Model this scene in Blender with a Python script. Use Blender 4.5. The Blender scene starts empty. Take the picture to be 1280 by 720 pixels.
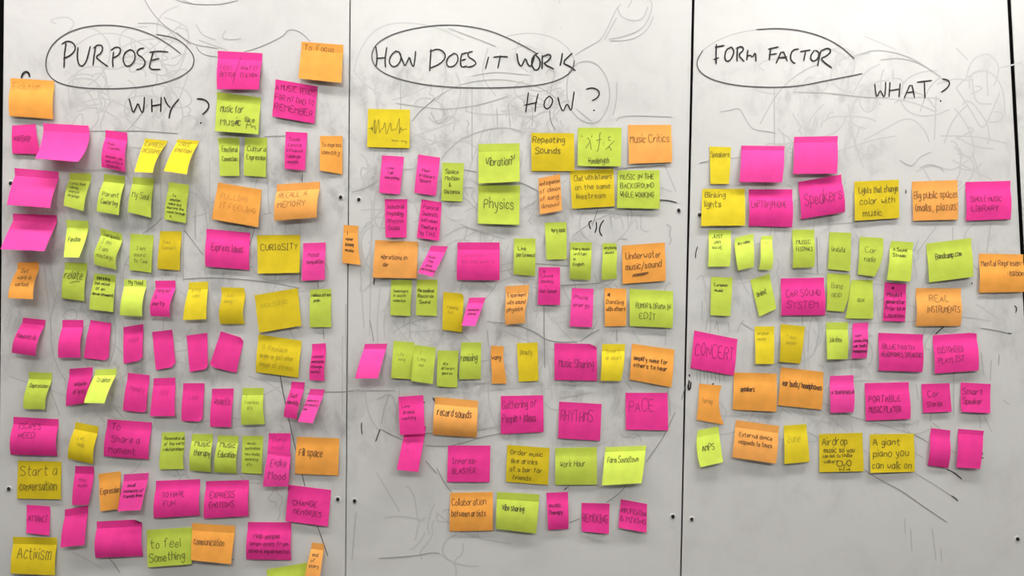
import bpy, math, random  # builds the whole scene
from mathutils import Vector

# ------------------------------------------------------------------ camera
S = 1.8 / 1280.0            # metres on the board per photo pixel
D = 1.40                    # camera distance from the board
ZC = 1.45                   # eye height
C = bpy.context.scene.collection
cam_d = bpy.data.cameras.new('camera')
cam = bpy.data.objects.new('camera', cam_d)
C.objects.link(cam)
cam.location = (0, -D, ZC)
cam.rotation_euler = (math.pi / 2, 0, 0)
cam_d.sensor_width = 36
cam_d.lens = 36 * D / 1.8
cam_d.clip_start = 0.01
bpy.context.scene.camera = cam

# ------------------------------------------------------------------ world, exposure
w = bpy.data.worlds.new('world')
bpy.context.scene.world = w
w.use_nodes = True
w.node_tree.nodes['Background'].inputs[0].default_value = (0.9, 0.95, 1.0, 1)
w.node_tree.nodes['Background'].inputs[1].default_value = 0.3
vs = bpy.context.scene.view_settings
vs.view_transform = 'Standard'
vs.look = 'None'
vs.gamma = 1
vs.use_curve_mapping = False
vs.exposure = -0.46

# ceiling lights: centre x, centre y, size x, size y, strength, colour
LIGHTS = [
    (-1.72, -2.30, 0.50, 0.6, 14.0, (1.0, 0.93, 0.90)),
    (-0.32, -2.22, 0.80, 0.8, 22.0, (1.0, 1.0, 0.94)),
    (1.55, -2.25, 1.15, 0.8, 17.0, (1.0, 0.96, 0.93)),
    (-1.00, -0.48, 1.3, 0.20, 37.0, (1.0, 0.955, 0.94)),
    (0.90, -0.48, 1.4, 0.20, 39.0, (1.0, 0.975, 0.95)),
]

R = random.Random(7)

# ------------------------------------------------------------------ materials
def mat(name, col, rough=0.6, spec=0.3, emit=None, metal=0.0):
    m = bpy.data.materials.new(name)
    m.use_nodes = True
    b = m.node_tree.nodes['Principled BSDF']
    b.inputs['Base Color'].default_value = (*col, 1)
    b.inputs['Roughness'].default_value = rough
    b.inputs['Specular IOR Level'].default_value = spec
    b.inputs['Metallic'].default_value = metal
    if emit:
        b.inputs['Emission Color'].default_value = (*col, 1)
        b.inputs['Emission Strength'].default_value = emit
    return m

def noise_colour(m, c1, c2, scale, detail=3, stretch=(1, 1, 1), lo=0.35, hi=0.65):
    nt = m.node_tree
    tc = nt.nodes.new('ShaderNodeTexCoord')
    mp = nt.nodes.new('ShaderNodeMapping')
    mp.inputs['Scale'].default_value = stretch
    n = nt.nodes.new('ShaderNodeTexNoise')
    n.inputs['Scale'].default_value = scale
    n.inputs['Detail'].default_value = detail
    r = nt.nodes.new('ShaderNodeValToRGB')
    r.color_ramp.elements[0].position = lo
    r.color_ramp.elements[1].position = hi
    r.color_ramp.elements[0].color = (*c1, 1)
    r.color_ramp.elements[1].color = (*c2, 1)
    nt.links.new(tc.outputs['Object'], mp.inputs[0])
    nt.links.new(mp.outputs[0], n.inputs['Vector'])
    nt.links.new(n.outputs['Fac'], r.inputs[0])
    nt.links.new(r.outputs[0], nt.nodes['Principled BSDF'].inputs['Base Color'])
    return m

BOARD = (0.70, 0.698, 0.678)
def board_material():
    """glossy white enamel with wiped-off marker haze"""
    m = mat('whiteboard_enamel', BOARD, 0.36, 1.0)
    nt = m.node_tree
    N, L = nt.nodes, nt.links
    tc = N.new('ShaderNodeTexCoord')
    def noise(scale, detail, rough, st, lo, hi, dist=0.0):
        mp = N.new('ShaderNodeMapping')
        mp.inputs['Scale'].default_value = st
        n = N.new('ShaderNodeTexNoise')
        n.inputs['Scale'].default_value = scale
        n.inputs['Detail'].default_value = detail
        n.inputs['Roughness'].default_value = rough
        n.inputs['Distortion'].default_value = dist
        mr = N.new('ShaderNodeMapRange')
        mr.interpolation_type = 'SMOOTHSTEP'
        mr.inputs['From Min'].default_value = lo
        mr.inputs['From Max'].default_value = hi
        L.new(tc.outputs['Object'], mp.inputs[0])
        L.new(mp.outputs[0], n.inputs['Vector'])
        L.new(n.outputs['Fac'], mr.inputs[0])
        return mr.outputs[0]
    def math_(op, a, b):
        x = N.new('ShaderNodeMath')
        x.operation = op
        for i, v in enumerate((a, b)):
            if isinstance(v, float):
                x.inputs[i].default_value = v
            else:
                L.new(v, x.inputs[i])
        return x.outputs[0]
    area = noise(2.3, 2, 0.5, (1, 1, 1.2), 0.36, 0.60)          # where people wiped
    fine = noise(24, 7, 0.66, (1, 1, 0.7), 0.42, 0.86, 0.5)     # smeared residue
    streak = noise(15, 5, 0.65, (2.0, 1, 0.5), 0.50, 0.86, 0.5)  # vertical wipe streaks
    soft = noise(9, 5, 0.6, (1, 1, 1), 0.45, 0.75, 0.8)
    a = math_('MULTIPLY', fine, area)
    b = math_('MULTIPLY', streak, area)
    # stronger between 1.0 m and 1.9 m, where the old drawings were wiped away
    sp = N.new('ShaderNodeSeparateXYZ')
    L.new(tc.outputs['Object'], sp.inputs[0])
    up = N.new('ShaderNodeMapRange'); up.interpolation_type = 'SMOOTHSTEP'
    up.inputs['From Min'].default_value = 1.95; up.inputs['From Max'].default_value = 1.76
    lo = N.new('ShaderNodeMapRange'); lo.interpolation_type = 'SMOOTHSTEP'
    lo.inputs['From Min'].default_value = 0.96; lo.inputs['From Max'].default_value = 1.30
    L.new(sp.outputs[2], up.inputs[0]); L.new(sp.outputs[2], lo.inputs[0])
    band = math_('MULTIPLY', up.outputs[0], lo.outputs[0])
    tot = math_('ADD', math_('MULTIPLY', a, 1.0), math_('MULTIPLY', b, 0.5))
    tot = math_('ADD', math_('MULTIPLY', tot, band), math_('MULTIPLY', soft, 0.13))
    mx = N.new('ShaderNodeMix'); mx.data_type = 'RGBA'
    mx.inputs['A'].default_value = (*BOARD, 1)
    mx.inputs['B'].default_value = (0.27, 0.265, 0.275, 1)
    L.new(tot, mx.inputs['Factor'])
    L.new(mx.outputs['Result'], N['Principled BSDF'].inputs['Base Color'])
    return m

M_board = board_material()
M_edge = mat('dark_edge_seal', (0.012, 0.010, 0.010), 0.5, 0.3)
M_gap = mat('dark_backing', (0.02, 0.015, 0.014), 0.8, 0.2)
M_screw = mat('dark_screw', (0.03, 0.03, 0.032), 0.3, 0.6, metal=0.6)
M_ring = mat('pale_screw_washer', (0.72, 0.71, 0.68), 0.3, 0.5)
M_ink = {
    4: mat('black_marker_ink', (0.018, 0.017, 0.018), 0.45, 0.4),
    3: mat('dry_marker_ink', (0.085, 0.083, 0.085), 0.4, 0.4),
    2: mat('grey_old_marker', (0.30, 0.295, 0.295), 0.35, 0.5),
    1: mat('faint_old_marker', (0.50, 0.495, 0.483), 0.33, 0.55),
    0: mat('wiped_marker_trace', (0.59, 0.587, 0.575), 0.33, 0.55),
}
PAPER = {
    'p': (0.90, 0.050, 0.325),
    'P': (0.93, 0.070, 0.37),  # the same pink as it looks lit, brightening put into the paper colour
    'o': (0.95, 0.415, 0.078),
    'O': (0.95, 0.43, 0.105),
    'y': (0.76, 0.58, 0.022),
    'Y': (0.88, 0.70, 0.030),
    'g': (0.56, 0.68, 0.085),
    'G': (0.72, 0.88, 0.120),  # lime lightened in its colour for notes tilted out to the light
}
PNAME = {'p': 'pink', 'P': 'lit_pink', 'o': 'orange', 'O': 'light_orange', 'y': 'mustard',
         'Y': 'yellow', 'g': 'lime', 'G': 'lit_lime'}
def paper(k):
    m = mat(PNAME[k] + '_paper', PAPER[k], 0.75, 0.15)
    nt = m.node_tree
    c = PAPER[k]
    # faint fibres plus a small difference from pad to pad
    noise_colour(m, tuple(x * 0.94 for x in c), tuple(min(1, x * 1.04) for x in c), 45, 4)
    b = nt.nodes['Principled BSDF']
    src = b.inputs['Base Color'].links[0].from_socket
    hs = nt.nodes.new('ShaderNodeHueSaturation')
    oi = nt.nodes.new('ShaderNodeObjectInfo')
    mr = nt.nodes.new('ShaderNodeMapRange')
    mr.inputs['To Min'].default_value = 0.93
    mr.inputs['To Max'].default_value = 1.05
    nt.links.new(oi.outputs['Random'], mr.inputs[0])
    nt.links.new(mr.outputs[0], hs.inputs['Value'])
    nt.links.new(src, hs.inputs['Color'])
    nt.links.new(hs.outputs[0], b.inputs['Base Color'])
    return m
M_paper = {k: paper(k) for k in PAPER}
def pen(k, f):
    c = PAPER[k]
    ink = (0.030, 0.024, 0.030)
    return tuple(c[i] * (1 - f) + ink[i] * f for i in range(3))
M_pen = {}
for k in PAPER:
    pink = k in 'pP'
    M_pen[k, 'k'] = mat(PNAME[k] + '_paper_marker', pen(k, 0.95 if not pink else 0.90), 0.6, 0.2)
    M_pen[k, 'm'] = mat(PNAME[k] + '_paper_pen', pen(k, 0.80 if not pink else 0.72), 0.6, 0.2)
    M_pen[k, 'f'] = mat(PNAME[k] + '_paper_faint_pen', pen(k, 0.42 if not pink else 0.34), 0.6, 0.2)

# ------------------------------------------------------------------ helpers
def W(px, py, h=0.0):
    """point h metres in front of the board that is seen at photo pixel (px, py)"""
    k = (D - h) / D
    return Vector(((px - 640) * S * k, -h, ZC - (py - 360) * S * k))

def mesh_obj(name, verts, faces, m, parent=None, smooth=False):
    me = bpy.data.meshes.new(name)
    me.from_pydata([tuple(v) for v in verts], [], faces)
    me.materials.append(m)
    if smooth:
        me.polygons.foreach_set('use_smooth', [True] * len(me.polygons))
    me.update()
    o = bpy.data.objects.new(name, me)
    C.objects.link(o)
    if parent:
        o.parent = parent
    return o

def box_data(x0, x1, y0, y1, z0, z1):
    v = [(x0, y0, z0), (x1, y0, z0), (x1, y1, z0), (x0, y1, z0), (x0, y0, z1), (x1, y0, z1), (x1, y1, z1), (x0, y1, z1)]
    f = [(0, 3, 2, 1), (4, 5, 6, 7), (0, 1, 5, 4), (1, 2, 6, 5), (2, 3, 7, 6), (3, 0, 4, 7)]
    return v, f

def box(name, *a, m, parent=None):
    v, f = box_data(*a)
    return mesh_obj(name, v, f, m, parent)

def chaikin(p, n=1):
    for _ in range(n):
        if len(p) < 3:
            return p
        q = [p[0]]
        for i in range(len(p) - 1):
            a, b = p[i], p[i + 1]
            if i > 0:
                q.append((a[0] * .75 + b[0] * .25, a[1] * .75 + b[1] * .25))
            if i < len(p) - 2:
                q.append((a[0] * .25 + b[0] * .75, a[1] * .25 + b[1] * .75))
        q.append(p[-1])
        p = q
    return p

def resample(p, step):
    q = [p[0]]
    for a, b in zip(p, p[1:]):
        d = math.hypot(b[0] - a[0], b[1] - a[1])
        n = max(1, int(math.ceil(d / step)))
        for i in range(1, n + 1):
            t = i / n
            q.append((a[0] + (b[0] - a[0]) * t, a[1] + (b[1] - a[1]) * t))
    return q

def ribbon(p, width, place, verts, faces, taper=True):
    """lay a pen stroke (2-D polyline) on a surface given by place(x, y)"""
    n = len(p)
    base = len(verts)
    for i, (x, y) in enumerate(p):
        a = p[max(0, i - 1)]
        b = p[min(n - 1, i + 1)]
        dx, dy = b[0] - a[0], b[1] - a[1]
        l = math.hypot(dx, dy) or 1
        wd = width / 2
        if taper and n > 3 and i in (0, n - 1):
            wd *= 0.6
        nx, ny = -dy / l * wd, dx / l * wd
        verts.append(place(x + nx, y + ny))
        verts.append(place(x - nx, y - ny))
    for i in range(n - 1):
        k = base + 2 * i
        faces.append((k, k + 1, k + 3, k + 2))

def tag(o, label, cat, group=None, kind=None):
    o['label'] = label
    o['category'] = cat
    if group:
        o['group'] = group
    if kind:
        o['kind'] = kind
    return o

def structure(o):
    o['kind'] = 'structure'
    return o

# ------------------------------------------------------------------ the room
M_wall = noise_colour(mat('painted_wall', (0.5, 0.5, 0.48), 0.8), (0.33, 0.325, 0.31), (0.36, 0.355, 0.34), 3)
M_ceil = noise_colour(mat('ceiling_board', (0.7, 0.7, 0.68), 0.9), (0.66, 0.66, 0.64), (0.72, 0.72, 0.70), 30)
M_floor = noise_colour(mat('floor_carpet', (0.16, 0.16, 0.17), 0.95), (0.07, 0.07, 0.075), (0.11, 0.11, 0.115), 60)
XL, XR, YB, H = -3.6, 3.6, -4.6, 2.75
structure(box('floor', XL, XR, YB, 0.12, -0.1, 0.0, m=M_floor))
structure(box('ceiling', XL, XR, YB, 0.12, H, H + 0.1, m=M_ceil))
structure(box('wall_back', XL, XR, 0.022, 0.12, 0.0, H, m=M_gap))
structure(box('wall_left', XL - 0.1, XL, YB, 0.12, 0.0, H, m=M_wall))
structure(box('wall_right', XR, XR + 0.1, YB, 0.12, 0.0, H, m=M_wall))
structure(box('wall_front', XL, XR, YB - 0.1, YB, 0.0, H, m=M_wall))
ZB, ZT = 0.12, 2.55
structure(box('trim_1', XL, XR, -0.004, 0.022, ZT + 0.006, H, m=M_wall))
structure(box('baseboard_back', XL, XR, -0.002, 0.022, 0.0, ZB - 0.006, m=M_edge))

for i, (cx, cy, sx, sy, st, col) in enumerate(LIGHTS):
    e = bpy.data.objects.new('ceiling_light', None)
    C.objects.link(e)
    e.location = (cx, cy, H)
    tag(e, ['ceiling light over the far left, second row from the boards', 'middle ceiling light of the second row',
            'wide ceiling light over the right, second row', 'long ceiling light close above the PURPOSE board',
            'long ceiling light close above the FORM FACTOR board'][i], 'ceiling light', 'ceiling lights above the whiteboards')
    hx, hy, t, d = sx / 2, sy / 2, 0.02, 0.03
    v, f = [], []
    for bx in ((-hx - t, hx + t, -hy - t, -hy), (-hx - t, hx + t, hy, hy + t), (-hx - t, -hx, -hy, hy), (hx, hx + t, -hy, hy)):
        vv, ff = box_data(bx[0], bx[1], bx[2], bx[3], -d, 0)
        f += [tuple(q + len(v) for q in g) for g in ff]
        v += vv
    mesh_obj('light_frame', v, f, M_ring, e)
    lm = mat('lamp_diffuser', col, 0.8, 0.2, emit=st)
    box('diffuser', -hx, hx, -hy, hy, -d + 0.008, -0.002, m=lm, parent=e)

# ------------------------------------------------------------------ the whiteboard panels
# seams as (x at y=0, x at y=720) in photo pixels; they run on straight above and below
def wx(px0, px1, z):
    py = 360 - (z - ZC) / S
    return (px0 + (px1 - px0) * py / 720 - 640) * S

def panel(l0, l1, r0, r1, label):
    y0, y1 = 0.0, 0.018
    c = [(wx(l0, l1, ZB), ZB), (wx(r0, r1, ZB), ZB), (wx(r0, r1, ZT), ZT), (wx(l0, l1, ZT), ZT)]
    b = 0.0012
    v = [(x, y1, z) for x, z in c]
    sg = [(1, 1), (-1, 1), (-1, -1), (1, -1)]
    v += [(x, y0 + b, z) for x, z in c]
    v += [(x + b * s[0], y0, z + b * s[1]) for (x, z), s in zip(c, sg)]
    f = [(0, 1, 2, 3), (11, 10, 9, 8)]
    f = [(0, 3, 2, 1), (8, 9, 10, 11)]
    for i in range(4):
        j = (i + 1) % 4
        f += [(i, j, j + 4, i + 4), (i + 4, j + 4, j + 8, i + 8)]
    o = mesh_obj('whiteboard_panel', v, f, M_board)
    o.data.materials.append(M_edge)
    for i in (2, 4, 6, 8, 0):
        o.data.polygons[i].material_index = 1
    tag(o, label, 'whiteboard', 'whiteboard panels side by side on the wall')
    return o

P0 = panel(-470, -478, -3.5, -7.5, 'whiteboard panel beyond the dark gap at the left edge')
P1 = panel(4.5, -2.5, 436.9, 431.3, 'left whiteboard panel headed PURPOSE WHY in black marker')
P2 = panel(438.1, 432.2, 865.2, 850.3, 'middle whiteboard panel headed HOW DOES IT WORK in black marker')
P3 = panel(868.4, 851.9, 1259.5, 1297.5, 'right whiteboard panel headed FORM FACTOR WHAT in black marker')
P4 = panel(1264.0, 1302.5, 1700, 1720, 'whiteboard panel beyond the black seam at the right edge')

def screw(px, py, r, parent, part=None):
    """countersunk screw: pale raised washer and dark domed head"""
    c = W(px, py)
    n = 16
    v, f = [], []
    prof = [(1.75, 0.0), (1.65, 0.0006), (1.15, 0.0007), (1.0, 0.0003)]
    for rr, d in prof:
        for i in range(n):
            a = 2 * math.pi * i / n
            v.append((c.x + rr * r * math.cos(a), -d - 0.0001, c.z + rr * r * math.sin(a)))
    for k in range(len(prof) - 1):
        for i in range(n):
            j = (i + 1) % n
            f.append((k * n + i, k * n + j, (k + 1) * n + j, (k + 1) * n + i))
    s = mesh_obj('screw', v, f, M_ring, parent, True)
    v, f = [], []
    for rr, d in [(1.02, 0.0002), (0.95, 0.0013), (0.6, 0.0023), (0.2, 0.0026)]:
        for i in range(n):
            a = 2 * math.pi * i / n
            v.append((c.x + rr * r * math.cos(a), -d - 0.0001, c.z + rr * r * 1.15 * math.sin(a)))
    for k in range(3):
        for i in range(n):
            j = (i + 1) % n
            f.append((k * n + i, k * n + j, (k + 1) * n + j, (k + 1) * n + i))
    f.append(tuple(range(3 * n, 4 * n)))
    mesh_obj('screw_head', v, f, M_screw, s, True)

for px, py, pn in [(13.5, 229, P1), (11.2, 611, P1), (425.8, 246.5, P1), (422.3, 624, P1),
                   (448.5, 249.5, P2), (443.3, 626, P2), (848.3, 263, P2), (841, 645.5, P2),
                   (874.5, 268.5, P3), (864.6, 649, P3), (1271.8, 673.5, P3)]:
    screw(px, py, 0.0031, pn)

# ------------------------------------------------------------------ marker writing on the boards
LAYER = {}
def board_marks(panel_, name, strokes, level, width, smooth=2, lift=0.0003):
    if name in ('marker_line', 'marker_tick', 'old_marker_line') and len(strokes) > 1:
        for s in strokes:                      # single lines one can pick apart
            board_marks(panel_, name, [s], level, width, smooth, lift)
        return
    v, f = [], []
    for s in strokes:
        p = resample(chaikin(s, smooth), 2.5)
        # every stroke lies a few thousandths of a millimetre over the one drawn before it
        key = (panel_.name, level >= 3)
        LAYER[key] = LAYER.get(key, 0) + 1
        base = (0.00072 if level >= 3 else 0.00008) + LAYER[key] * 2.6e-6
        n0 = len(v)
        ribbon(p, width, lambda x, y: W(x, y, base), v, f)
        for i in range(n0, len(v)):
            v[i].y -= 2.4e-6 * (i - n0) / max(1, len(v) - n0)
    o = mesh_obj(name, v, f, M_ink[level], panel_)
    if name in ('wiped_marker_trace', 'faint_marker_drawing'):
        o['kind'] = 'stuff'
    return o

def T(ox, oy, k, *strokes):
    """strokes measured in an enlarged view: origin and magnification"""
    return [[(ox + a / k, oy + b / k) for a, b in s] for s in strokes]

DOT = lambda x, y: [(x - 3, y - 3), (x + 3, y + 3)]
board_marks(P1, 'marker_word', T(0, 0, 4,
    [(330, 215), (326, 245), (322, 270), (320, 340)], [(308, 220), (335, 204), (365, 212), (380, 240), (360, 272), (316, 294)],
    [(390, 235), (385, 285), (394, 325), (412, 332), (432, 308), (442, 268), (452, 230)],
    [(478, 228), (470, 280), (465, 328)], [(466, 242), (490, 222), (514, 230), (510, 262), (476, 285), (505, 308), (542, 334)],
    [(568, 258), (562, 300), (565, 338)], [(553, 252), (580, 233), (605, 242), (598, 272), (562, 292)],
    [(655, 246), (625, 260), (613, 300), (628, 332), (655, 328), (677, 295), (672, 258), (648, 246)],
    [(722, 240), (692, 244), (683, 270), (715, 288), (728, 315), (712, 340), (680, 349)],
    [(768, 255), (754, 300), (744, 347), (803, 347)], [(746, 262), (790, 255), (842, 260)], [(752, 302), (797, 292)]), 4, 1.75, 1)
board_marks(P1, 'marker_loop', T(0, 0, 4,
    [(905, 270), (850, 225), (760, 172), (660, 138), (560, 124), (450, 128), (350, 155), (275, 205), (238, 260), (226, 320),
     (240, 375), (290, 415), (380, 437), (520, 445), (660, 440), (780, 425), (880, 395), (930, 368), (965, 335), (972, 290),
     (950, 250), (905, 205), (850, 182), (780, 172)]), 3, 1.25)
board_marks(P1, 'marker_word', T(0, 0, 4,
    [(645, 492), (655, 530), (665, 567), (680, 538), (690, 513), (700, 545), (713, 569), (720, 530), (722, 484)],
    [(758, 494), (760, 562)], [(806, 484), (803, 562)], [(758, 530), (803, 522)],
    [(820, 484), (834, 520), (852, 540)], [(895, 495), (864, 530), (850, 560), (845, 594)]), 4, 1.8, 1)
board_marks(P1, 'marker_question_mark', T(220, 0, 4,
    [(103, 494), (135, 494), (162, 512), (165, 538), (147, 560), (131, 573)], DOT(124, 615)), 4, 2.0)
board_marks(P1, 'marker_arc', T(0, 0, 4, [(106, 392), (112, 370), (126, 357), (143, 362), (149, 386)]), 4, 2.4)

board_marks(P2, 'marker_word', T(440, 0, 4,
    [(118, 228), (127, 285), (120, 335)], [(174, 235), (164, 300), (168, 338)], [(120, 292), (170, 288)],
    [(222, 252), (195, 275), (184, 310), (200, 334), (225, 330), (246, 300), (242, 262), (215, 255)],
    [(236, 262), (252, 300), (264, 334), (280, 300), (288, 282), (296, 318), (308, 337), (315, 295), (318, 254)]), 4, 1.75, 1)
board_marks(P2, 'marker_word', T(440, 0, 4,
    [(395, 245), (392, 300), (388, 357)], [(388, 258), (430, 243), (463, 262), (468, 290), (440, 320), (386, 342)],
    [(508, 268), (480, 285), (470, 320), (488, 337), (515, 328), (532, 300), (525, 270), (503, 266)],
    [(550, 265), (542, 300), (545, 337), (577, 330)], [(545, 272), (577, 262)], [(545, 302), (570, 295)],
    [(604, 257), (580, 262), (580, 284), (610, 300), (622, 318), (602, 332), (576, 336)]), 4, 1.75, 1)
board_marks(P2, 'marker_word', T(440, 0, 4, [(683, 284), (667, 346)], [(742, 276), (736, 310), (729, 343)], [(706, 286), (740, 282), (780, 284)]), 4, 1.75, 1)
board_marks(P2, 'marker_word', T(640, 0, 4,
    [(24, 266), (30, 310), (46, 336), (60, 305), (68, 290), (80, 325), (95, 333), (108, 300), (112, 278)],
    [(132, 264), (102, 284), (97, 325), (115, 354), (138, 342), (142, 300), (118, 274)],
    [(152, 275), (150, 347)], [(148, 286), (185, 269), (197, 284), (176, 308), (156, 318), (210, 346)],
    [(252, 265), (248, 298), (240, 330)], [(302, 265), (250, 314), (290, 332), (318, 354)]), 4, 2.0, 1)
board_marks(P2, 'marker_loop', T(440, 0, 4,
    [(925, 268), (860, 230), (770, 185), (680, 150), (580, 130), (480, 123), (380, 130), (270, 150), (180, 180), (120, 220),
     (96, 270), (105, 320), (150, 362), (230, 395), (340, 420), (470, 435), (620, 440), (780, 438), (920, 428), (1000, 412),
     (1070, 382), (1106, 345), (1112, 300)]), 3, 1.35)
board_marks(P2, 'marker_loop', T(440, 0, 4, [(1112, 300), (1090, 250), (1040, 205), (980, 178), (900, 165), (830, 170), (770, 182)]), 1, 1.1)
board_marks(P2, 'marker_word', T(640, 0, 4,
    [(82, 462), (75, 520), (68, 563)], [(131, 468), (119, 515), (115, 561)], [(61, 526), (127, 512)],
    [(188, 479), (165, 498), (158, 532), (175, 547), (196, 530), (206, 498), (186, 479)],
    [(230, 485), (240, 530), (256, 561), (270, 525), (278, 520), (296, 561), (305, 500), (311, 457)]), 4, 1.6, 1)
board_marks(P2, 'marker_question_mark', T(640, 0, 4, [(370, 446), (400, 438), (430, 448), (439, 470), (426, 490), (399, 504)], DOT(410, 552)), 4, 1.7)
board_marks(P2, 'marker_arrow', T(700, 250, 6, [(241, 155), (211, 168), (231, 220)], [(271, 163), (276, 205), (262, 248)],
    [(330, 150), (303, 185), (294, 238), (317, 272)]), 4, 1.5)

board_marks(P3, 'marker_word', T(840, 0, 4,
    [(222, 220), (220, 270), (221, 322)], [(214, 236), (263, 227)], [(207, 298), (235, 288)],
    [(300, 234), (270, 248), (262, 290), (275, 309), (296, 298), (312, 258), (298, 234)],
    [(328, 240), (325, 280), (326, 308)], [(320, 242), (350, 230), (360, 250), (330, 274), (362, 308)],
    [(380, 248), (374, 302)], [(375, 282), (392, 274), (402, 288), (418, 258), (420, 307)]), 4, 1.9, 1)
board_marks(P3, 'marker_word', T(840, 0, 4,
    [(494, 238), (486, 302)], [(480, 246), (534, 234)], [(484, 274), (526, 268)],
    [(520, 318), (552, 244), (577, 307)], [(530, 290), (577, 284)],
    [(634, 244), (602, 250), (590, 288), (604, 313), (618, 316)], [(668, 258), (658, 306)], [(640, 258), (694, 250)],
    [(712, 250), (690, 285), (704, 309), (730, 295), (737, 262), (715, 250)],
    [(745, 252), (736, 290), (728, 332)], [(742, 256), (780, 238), (797, 254), (775, 280), (742, 292), (770, 318), (800, 339)]), 4, 1.9, 1)
board_marks(P3, 'marker_loop', T(840, 0, 4,
    [(912, 294), (850, 235), (760, 185), (650, 152), (530, 140), (420, 148)]), 3, 1.35)
board_marks(P3, 'marker_loop', T(840, 0, 4, [(420, 148), (310, 168), (220, 205), (155, 250)]), 1, 1.1)
board_marks(P3, 'marker_loop', T(840, 0, 4,
    [(155, 250), (122, 305), (130, 350), (180, 390), (270, 418), (380, 433), (520, 437), (640, 430), (760, 405),
     (880, 382), (953, 368)]), 3, 1.3)
board_marks(P3, 'marker_word', T(1040, 0, 4,
    [(214, 419), (218, 460), (225, 489), (240, 450), (248, 462), (262, 491), (268, 445), (268, 408)],
    [(290, 410), (288, 450), (285, 487)], [(341, 415), (335, 487)], [(287, 453), (338, 445)],
    [(361, 491), (397, 407), (413, 489)], [(372, 463), (409, 458)], [(462, 410), (465, 492)], [(424, 411), (501, 402)]), 4, 1.6, 1)
board_marks(P3, 'marker_question_mark', T(1040, 0, 4, [(550, 394), (581, 399), (590, 418), (577, 440), (546, 461)], DOT(543, 505)), 4, 1.7)

def full(*s):
    return [list(q) for q in s]
# loose dark ticks and pieces of line
board_marks(P1, 'marker_line', full([(350, 468), (353, 487), (363, 533), (369, 560), (378, 592)], [(377, 588), (379, 600), (381.5, 608)],
    [(397, 658), (410, 695.5)], [(378, 216), (377.5, 228)], [(397.5, 657), (396.5, 654)]), 3, 1.0)
board_marks(P2, 'marker_tick', full([(452, 528), (451.8, 535), (452.4, 543.5)], [(475.3, 536), (472, 545), (469.5, 552)], [(709.5, 609), (705, 612.5)],
    [(467.5, 345), (467.8, 350), (467.2, 356)], [(823, 250), (835, 250.3), (846.5, 253.5)], [(541, 497), (544, 502)], [(530.3, 502), (530, 504)]), 4, 1.3)
board_marks(P3, 'marker_tick', full([(872, 308), (869.8, 315), (869.2, 323)], [(1132.2, 237), (1132.4, 242)], [(1180, 408), (1169, 418)],
    [(1260, 416.6), (1264.5, 417)], [(1268, 382), (1271.5, 385), (1269.5, 391)], [(1214.5, 353), (1215.3, 355.5)],
    [(1227.8, 565), (1228, 569)], [(1227, 571.5), (1229.4, 573)], [(1183, 586), (1193, 591), (1198, 595), (1202.5, 599)], [(1189, 619.5), (1194, 622.5), (1197.5, 626)]), 4, 1.3)
board_marks(P3, 'marker_blot', full([(861.5, 468), (862.2, 471)], [(861.5, 475), (860.5, 484), (862, 488)], [(863.8, 477), (862.8, 487)], [(859.8, 481), (860.6, 488)],
    [(892, 479), (890, 482)]), 4, 1.8)
# old, half-wiped line work, each board its own
G1_2 = [[(181, 0), (187, 11), (197, 24), (208, 34), (225, 45), (239, 56)], [(220, 40), (235, 52), (247, 57), (262, 59), (273, 61)],
        [(245, 58), (250, 66), (260, 70), (272, 71)], [(305, 65), (325, 59), (345, 50), (355, 44), (359, 37.5), (367, 37), (377, 41), (385, 49), (388, 52)],
        [(220, 0), (235, 4.5), (257, 6), (277, 5.5), (298, 0.5)], [(110, 164), (150, 164), (175, 163.5), (223, 167)], [(330, 171), (345, 170), (357, 170)],
        [(319, 283), (312, 307)], [(229, 349), (260, 347), (290, 348), (340, 353), (375, 360.5)], [(404, 412), (405, 424)], [(397, 350), (398, 361)],
        [(230, 287), (242, 303), (254, 319)], [(178, 292), (190, 285), (203, 272)], [(383, 492), (400, 490), (432, 490), (450, 487)],
        [(375, 340), (375, 354)], [(285, 697), (293, 700)], [(136, 697), (145, 708), (150, 716)]]
G1_1 = [[(231, 280), (229, 300), (229, 352)], [(75, 363), (67, 378), (63, 402), (64, 435), (72, 460), (83, 477)], [(142, 393), (145, 415), (143, 440), (135, 458)],
        [(335, 216), (335, 252), (337, 268)], [(357, 280), (356, 292)], [(375, 214), (375, 300)], [(322, 222), (319, 234)],
        [(116, 512), (124, 520), (131, 528)], [(140, 505), (148, 515), (155, 524)], [(150, 250), (157, 262), (160, 275)],
        [(78, 394), (84, 388), (92, 386), (97, 393), (95, 400), (82, 400), (78, 394)], [(155, 330), (163, 333)], [(330, 268), (340, 266)],
        [(190, 400), (196, 396)], [(345, 398), (360, 400), (376, 415)], [(228, 0), (240, 4)], [(172, 29), (195, 28), (210, 36), (225, 52)],
        [(245, 30), (252, 44), (270, 50)], [(282, 38), (276, 48), (290, 50), (302, 48)], [(152, 170), (165, 158), (185, 130)], [(163, 184), (177, 185)],
        [(248, 50), (262, 55), (285, 63)], [(244, 262), (244, 300)], [(256, 258), (260, 290)], [(60, 480), (75, 520)], [(432, 380), (433, 480)]]
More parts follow.
